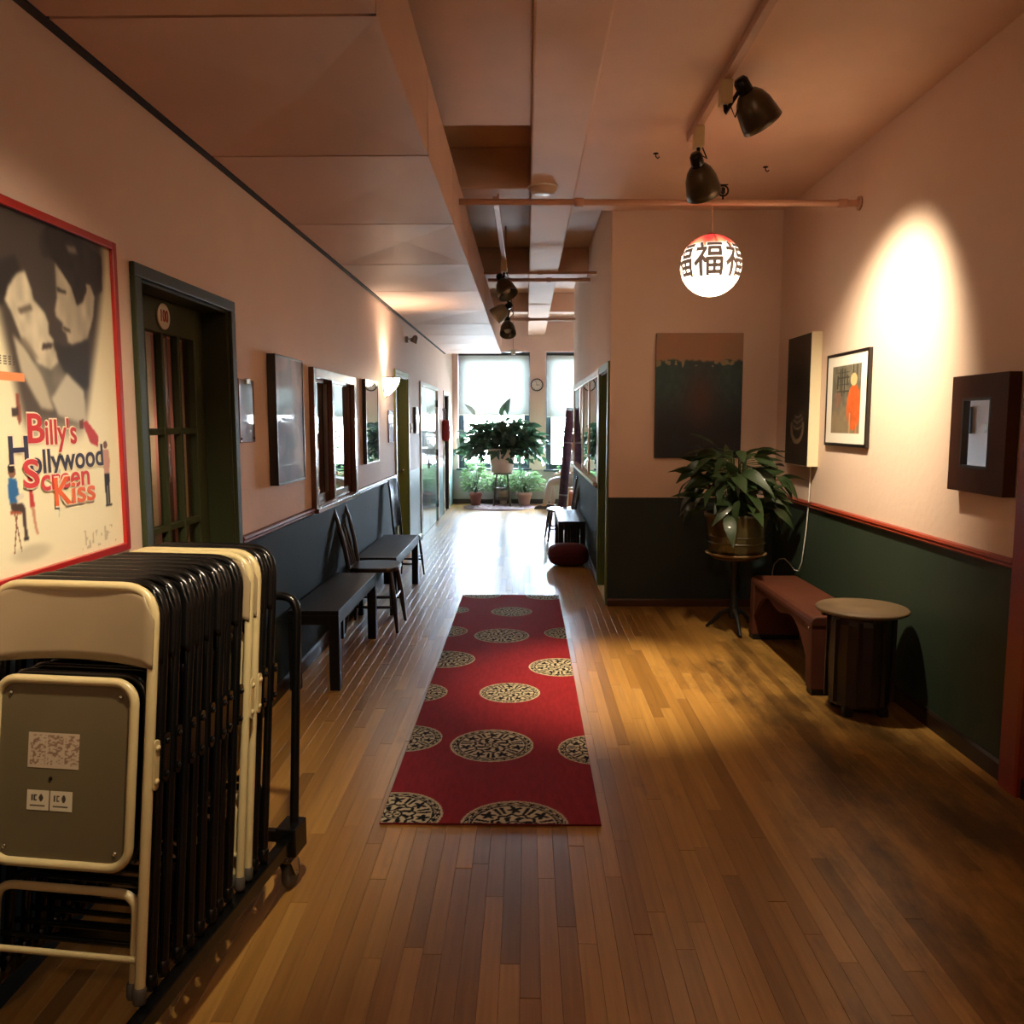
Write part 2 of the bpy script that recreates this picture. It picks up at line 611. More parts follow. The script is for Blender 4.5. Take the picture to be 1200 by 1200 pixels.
wall('wall_alcove', 'y', YE - 0.15, YE, XC, 2.75, 0, ZC, [], [PINK, TEAL], lambda a, z: 0 if z > 0.93 else 1, (), (0.938,))
wall('wall_alcove_right', 'x', 2.6, 2.75, YE, YR + 0.3, 0, ZC, [], [PINK, TEAL], lambda a, z: 0 if z > 0.93 else 1, (), (0.938,))
W1 = (-1.31, 0.06, 0.68, 2.90)
W2 = (0.375, 1.32, 0.66, 2.90)
FARP = mat('far_wall_paint', (226, 200, 192), 0.6, vary=0.03, scale=1.5)
FARL = mat('grey_lower_wall_paint', (152, 148, 146), 0.55, vary=0.04, scale=1.5)
wall('wall_far', 'y', YR, YR + 0.28, XL - 0.5, 2.75, 0, ZC, [W1, W2], [FARP, FARL],
     lambda a, z: 0 if z > 0.65 else 1, (), (0.655,))
wall('wall_rear', 'y', YB - 0.2, YB, XL - 0.5, XR + 0.2, 0, ZC, [], [PINK, WAIN], lambda a, z: 0 if z > 0.95 else 1, (), (0.955,))

# ceiling and its beams
ceil = struct(MB().box((XL - 0.5, YB - 0.2, ZC), (2.75, YR + 0.3, ZC + 0.2)).build('ceiling', CEILP))
MB().box((0.34, YB, 3.30), (XR, YF, ZC)).build('soffit', CEILP, ceil)
MB().box((0.025, YB, 3.20), (0.345, YR, ZC - 0.001)).build('beam', CEILP, ceil, bevel=0.012)
MB().box((XL, 3.2, 3.22), (0.026, 4.85, ZC - 0.001)).build('beam', CEILP, ceil, bevel=0.012)
for y0, y1 in ((6.25, 6.55), (9.75, 10.0), (13.1, 13.35)):
    MB().box((XL, y0, 3.26), (0.026, y1, ZC - 0.001)).build('beam', CEILP, ceil, bevel=0.01)
    if y0 > 7:
        MB().box((0.344, y0, 3.26), (XC if y0 < 12 else 2.6, y1, ZC - 0.001)).build('beam', CEILP, ceil, bevel=0.01)

# air duct boxed along the left side of the ceiling, panels folded with shallow diagonal creases
duct = struct(MB().box((XL + 0.035, YB, 2.775), (-0.455, 14.5, 3.10)).build('ceiling_duct', DARKGAP))
seams = [2.52 + 1.27 * k for k in range(-4, 10)] + [14.5]
seams = [s_ for s_ in seams if s_ > YB] 
x0, x1 = XL + 0.035, -0.434
for i in range(len(seams) - 1):
    a, b = seams[i] + 0.008, seams[i + 1] - 0.008
    cx, cy = (x0 + x1) / 2, (a + b) / 2
    dz = 0.022 + 0.010 * math.sin(i * 2.3)
    mb = MB()
    vs = [(x0, a, 2.740), (x1, a, 2.740), (x1, b, 2.740), (x0, b, 2.740), (cx + 0.1, cy, 2.740 + dz),
          (x0, a, 2.776), (x1, a, 2.776), (x1, b, 2.776), (x0, b, 2.776)]
    mb.add(vs, [(0, 1, 4), (1, 2, 4), (2, 3, 4), (3, 0, 4), (0, 1, 6, 5), (1, 2, 7, 6), (2, 3, 8, 7), (3, 0, 5, 8)])
    mb.build('panel', DUCT, duct)
    mb = MB()
    xs = -0.434
    vs = [(xs, a, 2.740), (xs, b, 2.740), (xs, b, 3.10), (xs, a, 3.10), (xs - 0.008, cy, 2.92),
          (xs - 0.022, a, 2.740), (xs - 0.022, b, 2.740), (xs - 0.022, b, 3.10), (xs - 0.022, a, 3.10)]
    mb.add(vs, [(0, 1, 4), (1, 2, 4), (2, 3, 4), (3, 0, 4), (0, 1, 6, 5), (1, 2, 7, 6), (2, 3, 8, 7), (3, 0, 5, 8)])
    mb.build('panel', DUCT, duct)
struct(MB().box((XL, YB, 2.735), (XL + 0.03, 14.5, 2.775)).build('trim_1', DARKGAP))

# rails and baseboards
railprof = [(0, 0), (0.012, 0.004), (0.022, 0.014), (0.016, 0.022), (0.026, 0.032), (0.018, 0.044), (0, 0.048)]
struct(MB().prism([(XL + p[0], 0.965 + p[1]) for p in railprof], 4.07, 8.95, 1).build('trim_2', RAIL))
struct(MB().prism([(XR - p[0], 0.945 + p[1]) for p in railprof], 3.55, YF, 1).build('trim_3', REDRAIL))
struct(MB().prism([(XC - p[0] * 1.6, 0.93 + p[1] * 1.2) for p in railprof], 8.0, YE, 1).build('trim_4', mat('grey_rail', (150, 138, 128), 0.3)))
BASEB = mat('dark_baseboard', (40, 30, 24), 0.4, vary=0.1)
bprof = [(0, 0.0), (0.014, 0.0), (0.014, 0.075), (0.006, 0.09), (0, 0.09)]
struct(MB().prism([(XL + p[0], p[1]) for p in bprof], 4.07, 8.95, 1).build('baseboard_left', BASEB))
struct(MB().prism([(XR - p[0], p[1]) for p in bprof], YB, YF, 1).build('baseboard_right', BASEB))
struct(MB().prism([(YF - p[0] * 1.2, p[1] * 0.7) for p in bprof], XC, XR - 0.014, 0).build('baseboard_front', mat('brown_baseboard', (84, 54, 34), 0.4)))
struct(MB().prism([(XC - p[0], p[1]) for p in bprof], 8.0, YE, 1).build('baseboard_corridor', BASEB))
struct(MB().prism([(YR - p[0], p[1]) for p in bprof], XL, 2.6, 0).build('baseboard_far', BASEB))
struct(MB().prism([(XL + p[0], p[1]) for p in bprof], 9.99, 11.10, 1).build('baseboard_left_far', BASEB))
struct(MB().box((XL - 0.56, YB - 0.2, 0), (XL - 0.50, YR + 0.3, ZC)).build('light_shell_left', PINK))  # unseen shell added to stop sky light leaking through the openings

# red-brown door casing at the near end of the right wall
rc = MB().prism([(XR, 3.40), (XR - 0.03, 3.40), (XR - 0.034, 3.42), (XR - 0.034, 3.53), (XR - 0.02, 3.545), (XR, 3.545)], 0, 2.2, 2)
struct(rc.build('trim_5', REDRAIL))

# floor: sub-floor, then narrow strip boards; the nearest ones singly, the rest in one mesh
floor = struct(MB().box((XL - 0.5, YB - 0.2, -0.2), (2.75, YR + 0.3, -0.013)).build('floor', mat('floor_joint', (84, 58, 34), 0.7)))
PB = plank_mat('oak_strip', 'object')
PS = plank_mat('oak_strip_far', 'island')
BW = 0.0585


def board_mesh():
    w, c = BW / 2 - 0.0002, 0.0007
    mb = MB()
    lo = [(-w, 0, -0.013), (w, 0, -0.013), (w, 1, -0.013), (-w, 1, -0.013)]
    mid = [(-w, 0, -c), (w, 0, -c), (w, 1, -c), (-w, 1, -c)]
    top = [(-w + c, 0.0008, 0), (w - c, 0.0008, 0), (w - c, 0.9992, 0), (-w + c, 0.9992, 0)]
    vs = lo + mid + top
    fs = [(0, 1, 5, 4), (1, 2, 6, 5), (2, 3, 7, 6), (3, 0, 4, 7), (4, 5, 9, 8), (5, 6, 10, 9), (6, 7, 11, 10), (7, 4, 8, 11), (8, 9, 10, 11)]
    mb.add(vs, fs)
    return mb


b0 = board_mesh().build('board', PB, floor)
bm_data = b0.data
rb = random.Random(3)
far = MB()
first = True
nb = 0
rows = int((2.75 - XL) / BW) + 1
bvs = [tuple(v) for v in board_mesh().v]; bfs = board_mesh().f
for r_ in range(rows):
    x = XL + BW * (r_ + 0.5)
    y = YB - rb.random() * 1.2
    yend = YR if x < XR else YR
    while y < yend:
        L = 0.55 + rb.random() * 1.1
        L = min(L, yend - y)
        near = (y + L > 1.75 and y < 5.2 and x < XR + 0.03)
        if near and nb < 296:
            if first:
                o = b0; first = False
            else:
                o = b0.copy(); COL.objects.link(o); o.parent = floor
            o.location = (x, y, rb.uniform(-0.0005, 0.0005)); o.scale = (1, L - 0.0012, 1)
            nb += 1
        elif y + L > YE - 0.3 or x < XR + 0.03:
            far.add([(v[0] + x, v[1] * (L - 0.0012) + y, v[2]) for v in bvs], bfs)
        y += L
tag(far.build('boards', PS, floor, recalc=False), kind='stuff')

# ---------------------------------------------------------------- doors and windows of the setting
def text_on_left(x):      # normal +X
    return lambda y, z: frame_M((x, y, z), (0, 1, 0), (0, 0, 1))


def casing(parent, axis_x, y0, y1, zt, w, t, material, out=1, bottom=0.0, name='casing'):
    """three boards round an opening in an x-wall; out = +1 if the room lies toward +X"""
    a, b = (axis_x, axis_x + out * t)
    MB().box((a, y0 - w, bottom), (b, y0, zt)).build('casing', material, parent, bevel=0.004)
    MB().box((a, y1, bottom), (b, y1 + w, zt)).build('casing', material, parent, bevel=0.004)
    MB().box((a, y0 - w, zt), (b, y1 + w, zt + w * 0.9)).build('casing', material, parent, bevel=0.004)


# door_1: recessed dark olive french door, number plate
d1 = struct(thing('door_1', 'dark olive french door in a deep frame behind the chair cart', None))
casing(d1, XL, D1[0], D1[1], 2.10, 0.055, 0.02, OLIVE)
jm = MB()
jm.box((XL - 0.22, D1[0] - 0.001, 0), (XL, D1[0] + 0.02, 2.10)); jm.box((XL - 0.22, D1[1] - 0.02, 0), (XL, D1[1] + 0.001, 2.10))
jm.box((XL - 0.22, D1[0], 2.09), (XL, D1[1], 2.121))
jm.build('jamb', OLIVE, d1)
lx0, lx1 = XL - 0.155, XL - 0.115
ly0, ly1 = D1[0] + 0.02, D1[1] - 0.02
gz0, gz1 = 0.30, 1.95
gy0, gy1 = ly0 + 0.11, ly1 - 0.11
ncol, nrow = 4, 4
cw = (gy1 - gy0) / ncol; rh = (gz1 - gz0) / nrow
lf = MB()
lf.box((lx0, ly0, 0.01), (lx1, gy0, 2.09)); lf.box((lx0, gy1, 0.01), (lx1, ly1, 2.09))
lf.box((lx0, gy0, 0.01), (lx1, gy1, gz0)); lf.box((lx0, gy0, gz1), (lx1, gy1, 2.09))
for i in range(1, ncol):
    lf.box((lx0 + 0.005, gy0 + cw * i - 0.011, gz0), (lx1, gy0 + cw * i + 0.011, gz1))
for j in range(1, nrow):
    lf.box((lx0 + 0.004, gy0, gz0 + rh * j - 0.014), (lx1 - 0.002, gy1, gz0 + rh * j + 0.014))
lf.build('leaf', OLIVE, d1, bevel=0.003)
DGL = pane_mat('door_pane', 0.10, (0.9, 0.88, 0.84), plain=True)
for i in range(ncol):
    for j in range(nrow):
        MB().box((lx0 + 0.012, gy0 + cw * i + 0.011, gz0 + rh * j + 0.014),
                 (lx0 + 0.016, gy0 + cw * (i + 1) - 0.011, gz0 + rh * (j + 1) - 0.014)).build('pane', DGL, d1)
# curtain hung behind the panes: brown and dusty-pink stripes
CUR = [mat('brown_curtain', (110, 72, 54), 0.9), mat('pink_curtain', (214, 140, 126), 0.9), mat('beige_curtain', (210, 178, 138), 0.9)]
for m_ in CUR:                             # thin cloth: part of the light passes through
    nt_ = m_.node_tree; b_ = nt_.nodes['Principled BSDF']
    t_ = nt_.nodes.new('ShaderNodeBsdfTranslucent'); t_.inputs[0].default_value = b_.inputs['Base Color'].default_value
    x_ = nt_.nodes.new('ShaderNodeMixShader'); x_.inputs[0].default_value = 0.5
    nt_.links.new(b_.outputs[0], x_.inputs[1]); nt_.links.new(t_.outputs[0], x_.inputs[2])
    nt_.links.new(x_.outputs[0], [q for q in nt_.nodes if q.type == 'OUTPUT_MATERIAL'][0].inputs[0])
cu = MB()
nst = 22
for k in range(nst):
    ya = ly0 + (ly1 - ly0) * k / nst; yb = ly0 + (ly1 - ly0) * (k + 1) / nst
    xa = lx0 - 0.028 + 0.018 * (k % 2); xb = lx0 - 0.028 + 0.018 * ((k + 1) % 2)
    cu.add([(xa, ya, 0.1), (xb, yb, 0.1), (xb, yb, 2.0), (xa, ya, 2.0)], [(0, 1, 2, 3)], [2, 2, 0, 1, 1, 0, 2, 1, 0][k % 9])
cu.build('curtain', CUR, d1)
MB().box((lx0 - 0.26, ly0 - 0.12, 0), (lx0 - 0.25, ly1 + 0.12, 2.2)).build('back_panel', DARKGAP, d1)
pl = MB().prism([(0.060 * math.cos(2 * PI * k / 28), 0.054 * math.sin(2 * PI * k / 28)) for k in range(28)], 0, 0.006, 2,
                M=frame_M((lx1, 3.55, 2.02), (0, 1, 0), (0, 0, 1)))
point_light('door_room_light', (lx0 - 0.19, 3.60, 1.50), 2.2, (1, .86, .72), 0.03)
plate = pl.build('number_plate', mat('plate_white', (226, 214, 200), 0.4), d1)
text_obj('lettering', '100', 0.070, frame_M((lx1 + 0.0068, 3.55, 2.02), (0, 1, 0), (0, 0, 1)), mat('red_ink', (176, 44, 34), 0.5), plate, squeeze=0.78, bold=0.0008)
MB().tube([(lx1, 3.20, 1.0), (lx1 + 0.045, 3.20, 1.0)], 0.012).lathe([(0, 0.03), (0.022, 0.034), (0.027, 0.05), (0.02, 0.066), (0, 0.07)], 16,
          M=frame_M((lx1, 3.20, 1.0), (0, 1, 0), (0, 0, 1))).build('knob', mat('brass', (170, 130, 70), 0.3, metal=1), d1)

# door_2: yellow-green recessed door
def plain_door(name, label, hole, dep, mleaf, mcase, side=1, wallx=XL, cas=0.07, mjamb=None):
    d = struct(thing(name, label, None))
    casing(d, wallx, hole[0], hole[1], hole[3], cas, 0.018, mcase, side)
    xa = wallx - side * dep
    jb = MB()
    jb.box((xa - side * 0.05, hole[0], 0), (wallx, hole[0] + 0.015, hole[3])); jb.box((xa - side * 0.05, hole[1] - 0.015, 0), (wallx, hole[1], hole[3]))
    jb.box((xa - side * 0.05, hole[0], hole[3] - 0.015), (wallx, hole[1], hole[3]))
    jb.build('jamb', mjamb or mcase, d)
    lf = MB().box((xa - side * 0.04, hole[0] + 0.015, 0.012), (xa, hole[1] - 0.015, hole[3] - 0.015))
    lf.build('leaf', mleaf, d, bevel=0.003)
    for z0, z1 in ((0.2, 0.85), (1.02, hole[3] - 0.2)):
        for y0, y1 in ((hole[0] + 0.12, (hole[0] + hole[1]) / 2 - 0.05), ((hole[0] + hole[1]) / 2 + 0.05, hole[1] - 0.12)):
            MB().box((xa - side * 0.001, y0, z0), (xa + side * 0.007, y1, z1)).build('panel', mleaf, d, bevel=0.005)
    kb = MB()
    kb.lathe([(0.0, 0), (0.024, 0.0), (0.024, 0.005), (0.010, 0.008), (0.010, 0.035), (0.024, 0.042), (0.026, 0.055), (0.015, 0.066), (0, 0.068)], 16,
             M=frame_M((xa, hole[1] - 0.08 if side > 0 else hole[0] + 0.08, 1.0), (0, side, 0), (0, 0, 1)))
    kb.build('knob', CHROME, d)
    return d


plain_door('door_2', 'yellow-green panelled door past the wall sconce on the left', D2, 0.10, LIME, LIME)
# door_3: two-tone glossy double door with black hinges
d3 = struct(thing('door_3', 'pale glossy double door with black hinges on the left wall', None))
casing(d3, XL, D3[0], D3[1], D3[3], 0.06, 0.02, mat('pale_casing', (222, 222, 216), 0.35))
PALE = mat('pale_gloss_paint', (204, 212, 210), 0.12, coat=0.6)
TGL = mat('teal_gloss_paint', (112, 140, 138), 0.14, coat=0.6)
ym = (D3[0] + D3[1]) / 2
for y0, y1 in ((D3[0] + 0.006, ym - 0.004), (ym + 0.004, D3[1] - 0.006)):
    lf = MB().box((XL - 0.05, y0, 0.01), (XL - 0.004, y1, 0.93), 1).box((XL - 0.05, y0, 0.93), (XL - 0.004, y1, D3[3] - 0.006), 0)
    lf.build('leaf', [PALE, TGL], d3)
for y in (D3[0] + 0.03, D3[1] - 0.03):
    for z in (0.28, 1.09, 1.86):
        MB().box((XL - 0.004, y - 0.055, z - 0.05), (XL + 0.004, y + 0.055, z + 0.05)).tube([(XL + 0.010, y, z - 0.055), (XL + 0.010, y, z + 0.055)], 0.011).build('hinge', BLACKM, d3)
MB().box((XL - 0.004, ym - 0.08, 0.90), (XL + 0.01, ym - 0.01, 1.04)).tube([(XL + 0.01, ym - 0.045, 0.96), (XL + 0.05, ym - 0.045, 0.96), (XL + 0.05, ym - 0.15, 0.95)], 0.011).build('lever_handle', BLACKM, d3)
MB().box((XL - 0.07, D3[0], 0), (XL - 0.06, D3[1], D3[3])).build('back_panel', DARKGAP, d3)
plain_door('door_4', 'dark brown door near the far windows on the left wall', D4, 0.12, mat('dark_door', (44, 38, 40), 0.4), mat('pale_casing', (222, 222, 216), 0.35), mjamb=mat('dark_door', (44, 38, 40), 0.4))
# door_5 in the corridor's right wall
dr = plain_door('door_5', 'leaf green door right of the corridor at the wall corner', DR, 0.09, GREEN2, GREEN2, -1, XC, 0.075)
st = MB().prism([(XC - 0.012, DR[0]), (XC + 0.10, DR[0]), (XC + 0.10, DR[1]), (XC - 0.012, DR[1])], 0.0, 0.014, 2)
st.build('threshold', mat('pale_stone', (214, 198, 160), 0.5, vary=0.08, scale=20), dr, bevel=0.004)

# window_1 / window_2: far sash windows, dark teal frames
SASH = mat('dark_teal_sash', (34, 56, 66), 0.4, vary=0.05)
FG = pane_mat('window_glass', 0.04, (0.95, 0.98, 1.0))


def sash_window(name, label, w):
    o = struct(thing(name, label, None))
    x0, x1, z0, z1 = w
    yb = YR + 0.12
    fr = MB()
    fr.box((x0, yb, z0), (x0 + 0.055, yb + 0.12, z1)); fr.box((x1 - 0.055, yb, z0), (x1, yb + 0.12, z1))
    fr.box((x0 + 0.055, yb, z1 - 0.07), (x1 - 0.055, yb + 0.12, z1)); fr.box((x0 + 0.055, yb, z0), (x1 - 0.055, yb + 0.12, z0 + 0.03))
    fr.build('frame', SASH, o, bevel=0.004)
    MB().box((x0 - 0.04, YR - 0.04, z0 - 0.035), (x1 + 0.04, YR + 0.13, z0)).build('sill', SASH, o, bevel=0.006)
    zm = (z0 + z1) / 2
    for a, b, dy in ((z0 + 0.03, zm + 0.02, 0.02), (zm - 0.02, z1 - 0.07, 0.065)):
        s = MB(); y0, y1 = yb + dy, yb + dy + 0.04
        xa, xb = x0 + 0.055, x1 - 0.055
        s.box((xa, y0, a), (xa + 0.055, y1, b)); s.box((xb - 0.055, y0, a), (xb, y1, b))
        s.box((xa + 0.055, y0, a), (xb - 0.055, y1, a + 0.07)); s.box((xa + 0.055, y0, b - 0.045), (xb - 0.055, y1, b))
        so = s.build('sash', SASH, o, bevel=0.004)
        MB().box((xa + 0.05, y0 + 0.016, a + 0.065), (xb - 0.05, y0 + 0.021, b - 0.04)).build('pane', FG, so)
    return o


sash_window('window_1', 'wide dark teal sash window behind the big hanging plant', W1)
sash_window('window_2', 'narrower dark teal sash window right of the clock', W2)


def blind_material():
    m = bpy.data.materials.new('translucent_blind'); m.use_nodes = True
    N = m.node_tree.nodes; Lk = m.node_tree.links; N.clear()
    out = N.new('ShaderNodeOutputMaterial')
    d = N.new('ShaderNodeBsdfDiffuse'); d.inputs[0].default_value = (0.8, 0.8, 0.78, 1)
    t = N.new('ShaderNodeBsdfTranslucent'); t.inputs[0].default_value = (0.215, 0.220, 0.205, 1)
    a = N.new('ShaderNodeMixShader'); a.inputs[0].default_value = 0.62
    Lk.new(d.outputs[0], a.inputs[1]); Lk.new(t.outputs[0], a.inputs[2]); Lk.new(a.outputs[0], out.inputs[0])
    return m


BL = blind_material()
for w, zb, lab in ((W1, 1.72, 'white roller blind half down over the wide far window'), (W2, 1.68, 'white roller blind half down over the narrow far window')):
    b = thing('roller_blind', lab, 'blind', (w[0], YR, 2.9))
    x0, x1 = w[0] + 0.012, w[1] - 0.012
    MB().tube([(x0, YR + 0.06, w[3] - 0.045), (x1, YR + 0.06, w[3] - 0.045)], 0.026, 12).build('roller', mat('dark_roller', (46, 46, 48), 0.5), b, world=True)
    MB().box((x0 + 0.004, YR + 0.05, zb), (x1 - 0.004, YR + 0.0515, w[3] - 0.045)).build('shade_cloth', BL, b, world=True)
    MB().box((x0 + 0.004, YR + 0.042, zb - 0.02), (x1 - 0.004, YR + 0.060, zb)).build('hem_bar', WHITE, b, world=True)

# window_3: wooden interior sliding window in the left wall
w3 = struct(thing('window_3', 'brown wooden interior sliding window above the left benches', None))
WOODC = mat('red_brown_casing', (104, 60, 44), 0.25, vary=0.12, scale=6, coat=0.3)
GREYC = mat('mauve_grey_sash', (120, 104, 100), 0.25, coat=0.3)
IG = pane_mat('interior_pane', 0.18, (0.5, 0.52, 0.5))
MB().box((XL, WL[0] - 0.05, 0.985), (XL + 0.035, WL[0] + 0.01, 1.935)).build('casing', WOODC, w3, bevel=0.004)
MB().box((XL, WL[1] - 0.01, 0.985), (XL + 0.035, WL[1] + 0.06, 1.935)).build('casing', WOODC, w3, bevel=0.004)
MB().box((XL, WL[0] + 0.01, 1.87), (XL + 0.035, WL[1] - 0.01, 1.935)).build('casing', WOODC, w3, bevel=0.004)
MB().box((XL - 0.1, WL[0] - 0.05, 0.972), (XL + 0.05, WL[1] + 0.06, 1.005)).build('sill', WOODC, w3, bevel=0.004)
for y0, y1, xx, mm in ((WL[0], 6.18, XL - 0.075, GREYC), (6.12, WL[1], XL - 0.035, WOODC)):
    s = MB()
    s.box((xx, y0, 1.0), (xx + 0.035, y0 + 0.06, 1.9)); s.box((xx, y1 - 0.06, 1.0), (xx + 0.035, y1, 1.9))
    s.box((xx, y0 + 0.06, 1.0), (xx + 0.035, y1 - 0.06, 1.07)); s.box((xx, y0 + 0.06, 1.85), (xx + 0.035, y1 - 0.06, 1.9))
    so = s.build('sash', mm, w3, bevel=0.003)
    MB().box((xx + 0.014, y0 + 0.055, 1.065), (xx + 0.019, y1 - 0.055, 1.855)).build('pane', IG, so)
MB().box((XL - 0.215, WL[0], 1.0), (XL - 0.20, WL[1], 1.9)).build('back_panel', mat('dim_room', (40, 44, 40), 0.8), w3)

# window_4: long interior window in the corridor's right wall
w4 = struct(thing('window_4', 'pale framed interior window along the right of the corridor', None))
PALEW = mat('cream_window_frame', (206, 176, 146), 0.3, coat=0.2)
posts = [WR[0], 9.35, 10.35, WR[1]]
for y in posts:
    MB().box((XC - 0.012, y - 0.05, 0.985), (XC + 0.1, y + 0.05, 2.04)).build('post', PALEW, w4, bevel=0.004)
MB().box((XC - 0.014, WR[0] - 0.05, 2.02), (XC + 0.1, WR[1] + 0.05, 2.09)).build('head', PALEW, w4, bevel=0.004)
MB().box((XC - 0.05, WR[0] - 0.05, 0.955), (XC + 0.1, WR[1] + 0.05, 0.992)).build('sill', PALEW, w4, bevel=0.004)
for i in range(3):
    MB().box((XC - 0.002, posts[i] + 0.05, 0.99), (XC + 0.003, posts[i + 1] - 0.05, 2.03)).build('pane', IG, w4)
MB().box((XC + 0.15, WR[0], 0.98), (XC + 0.16, WR[1], 2.04)).build('back_panel', mat('warm_dim_room', (120, 106, 98), 0.8), w4)

# ================================================================ THINGS
# ---------------------------------------------------------------- red runner rug
def rug_pattern(u, v):
    x = -0.575 + 0.87 * u; y = 3.12 + 4.345 * v
    col = np.tile(C(140, 33, 38), (len(u), 1)) * (0.94 + 0.12 * vnoise(u, v, 4, 90))[:, None]
    cream = C(200, 190, 160); black = C(22, 18, 18)
    for cx, cy, r0 in ((-.12, 6.79, .168), (-.18, 6.01, .202), (-.095, 4.71, .176), (-.166, 3.917, .203), (-.045, 3.10, .215),
                       (-.535, 5.39, .195), (.215, 5.225, .197), (.30, 6.09, .165), (-.60, 6.13, .16), (-.62, 4.706, .162), (-.59, 4.0, .172),
                       (.335, 3.87, .18), (-.535, 3.19, .20), (-.40, 7.47, .17), (.18, 7.44, .18), (-.60, 6.84, .12)):
        dx, dy = x - cx, y - cy
        r = np.hypot(dx, dy) / r0
        k = r < 1.0
        if not k.any():
            continue
        rr = r[k]; th = np.arctan2(dy[k], dx[k])
        c = np.tile(cream, (k.sum(), 1))
        ink = np.zeros(k.sum(), bool)
        ink |= (rr > .83) & (rr < .955) & (np.sin(26 * th + 9 * np.sin((rr - .83) * 24)) > -0.35)
        ink |= (rr > .785) & (rr < .825)
        sec = (th / (2 * PI) * 14) % 1.0; idx = np.floor((th / (2 * PI) * 14) % 14).astype(int)
        a = (sec - .5) * 2; b = (rr - .625) / .15
        bars = (np.abs(np.abs(a) - .40) < .24) & (np.abs(b) < .9)
        ph = np.arctan2(b, a)
        star = np.hypot(a * .85, b * .85) < (.68 + .26 * np.cos(5 * ph))
        ink |= np.where(idx % 2 == 0, bars, star) & (np.abs(b) < 1)
        ink |= (np.abs(rr - (.42 + .03 * np.sin(12 * th))) < .034)
        ink |= (rr < .36) & (rr > .2) & (np.sin(8 * th + 14 * rr) > .0)
        ink |= (np.abs(rr - .17) < .022)
        ink |= (rr < .13) & (np.cos(5 * th) > .1)
        c[ink] = black
        col[k] = c
    return col


rug = thing('runner_rug', 'long red runner rug with black and cream medallions on the floor', 'rug', (-0.14, 5.29, 0))
MB().box((-0.577, 3.118, 0.0008), (0.297, 7.467, 0.0078)).build('backing', mat('rug_edge', (112, 20, 26), 0.95), rug, world=True)
print_grid('pile', 0.87, 4.345, 194, 966, rug_pattern, frame_M((-0.14, 5.2925, 0.0086), (1, 0, 0), (0, 1, 0)), attr_mat('rug_pile', 0.95, spec=0.1, bump=0.5), rug, world=True)

# ---------------------------------------------------------------- folding chairs on their cart
CART_RZ = R(-7)


def make_folding_chair(black):
    fm = BLACKM if black else TANM
    t = thing('folding_chair', 'chair', 'chair')
    H = 0.985; X = 0.216
    MB().tube(rounded([(-X, 0, 0.02), (-X, 0, H), (X, 0, H), (X, 0, 0.02)], 0.085, 8), 0.0125, 10).build('back_frame', fm, t)
    # pressed sheet backrest, bowed
    prof = []
    n = 14
    vs = []; fs = []
    rows = 8
    for j in range(rows + 1):
        for i in range(n + 1):
            a = i / n * 2 - 1
            x = a * 0.222
            edge = max(0, abs(x) - 0.137)
            top = H + 0.006 - (0.085 - math.sqrt(max(0, 0.085 ** 2 - edge ** 2)))
            bot = H - 0.195 + 0.016 * (1 - a * a)
            z = bot + (top - bot) * j / rows
            y = -0.0145 + 0.020 * (1 - a * a) * (1 - 0.5 * j / rows)
            vs.append((x, y, z))
    for j in range(rows):
        for i in range(n):
            k = j * (n + 1) + i
            fs.append((k, k + 1, k + n + 2, k + n + 1))
    br = MB().add(vs, fs, 0, True).build('backrest', BLACKM if black else TANV, t, recalc=False)
    so = br.modifiers.new('thick', 'SOLIDIFY'); so.thickness = 0.004; so.offset = -1
    # seat pan hanging between the stiles, its underside to the front
    zc = 0.535; sh = 0.44; sw = 0.362
    seat = MB()
    seat.prism(rrect(sw - 0.012, sh - 0.012, 0.045, 6, 0, zc), -0.012, 0.014, 1)
    so = seat.build('seat', BLACKM if black else mat('khaki_seat_underside', (96, 86, 62), 0.45, vary=0.06, scale=6), t)
    rim = [(p[0], -0.012, p[1]) for p in rrect(sw, sh, 0.05, 7, 0, zc)]
    MB().tube(rim, 0.0115, 8, closed=True).build('seat_rim', fm, so)
    for sx in (-1, 1):
        for dz in (-0.185, 0.185):
            MB().lathe([(0, 0), (0.006, 0), (0.005, 0.003), (0, 0.004)], 8, M=frame_M((sx * 0.145, -0.012, zc + dz), (1, 0, 0), (0, 0, 1))).build('rivet', CHROME, so)
    MB().tube(rounded([(-0.186, 0.022, 0.02), (-0.186, 0.022, 0.245), (0.186, 0.022, 0.245), (0.186, 0.022, 0.02)], 0.05, 7), 0.011, 8).build('rear_leg_frame', fm, t)
    MB().tube([(-0.205, 0.002, 0.10), (0.205, 0.002, 0.10)], 0.008, 8).build('crossbar', fm, t)
    for sx in (-1, 1):
        hb = MB()
        hb.prism(rrect(0.022, 0.12, 0.010, 4, 0.006, 0.56), sx * 0.229, sx * 0.2335, 0)
        hb.lathe([(0, 0), (0.008, 0), (0.008, 0.004), (0, 0.006)], 10, M=frame_M((sx * 0.2335, 0.006, 0.60), (0, sx, 0), (0, 0, 1)))
        hb.lathe([(0, 0), (0.008, 0), (0.008, 0.004), (0, 0.006)], 10, M=frame_M((sx * 0.2335, 0.006, 0.52), (0, sx, 0), (0, 0, 1)))
        hb.build('hinge_bracket', fm, t)
        for x, y in ((sx * X, 0.0), (sx * 0.186, 0.022)):
            MB().lathe([(0, 0), (0.013, 0.0), (0.0155, 0.006), (0.0155, 0.036), (0.0125, 0.04)], 12, M=Matrix.Translation((x, y, 0))).build('foot', RUBBER if not black else BLACKM, t)
    return t


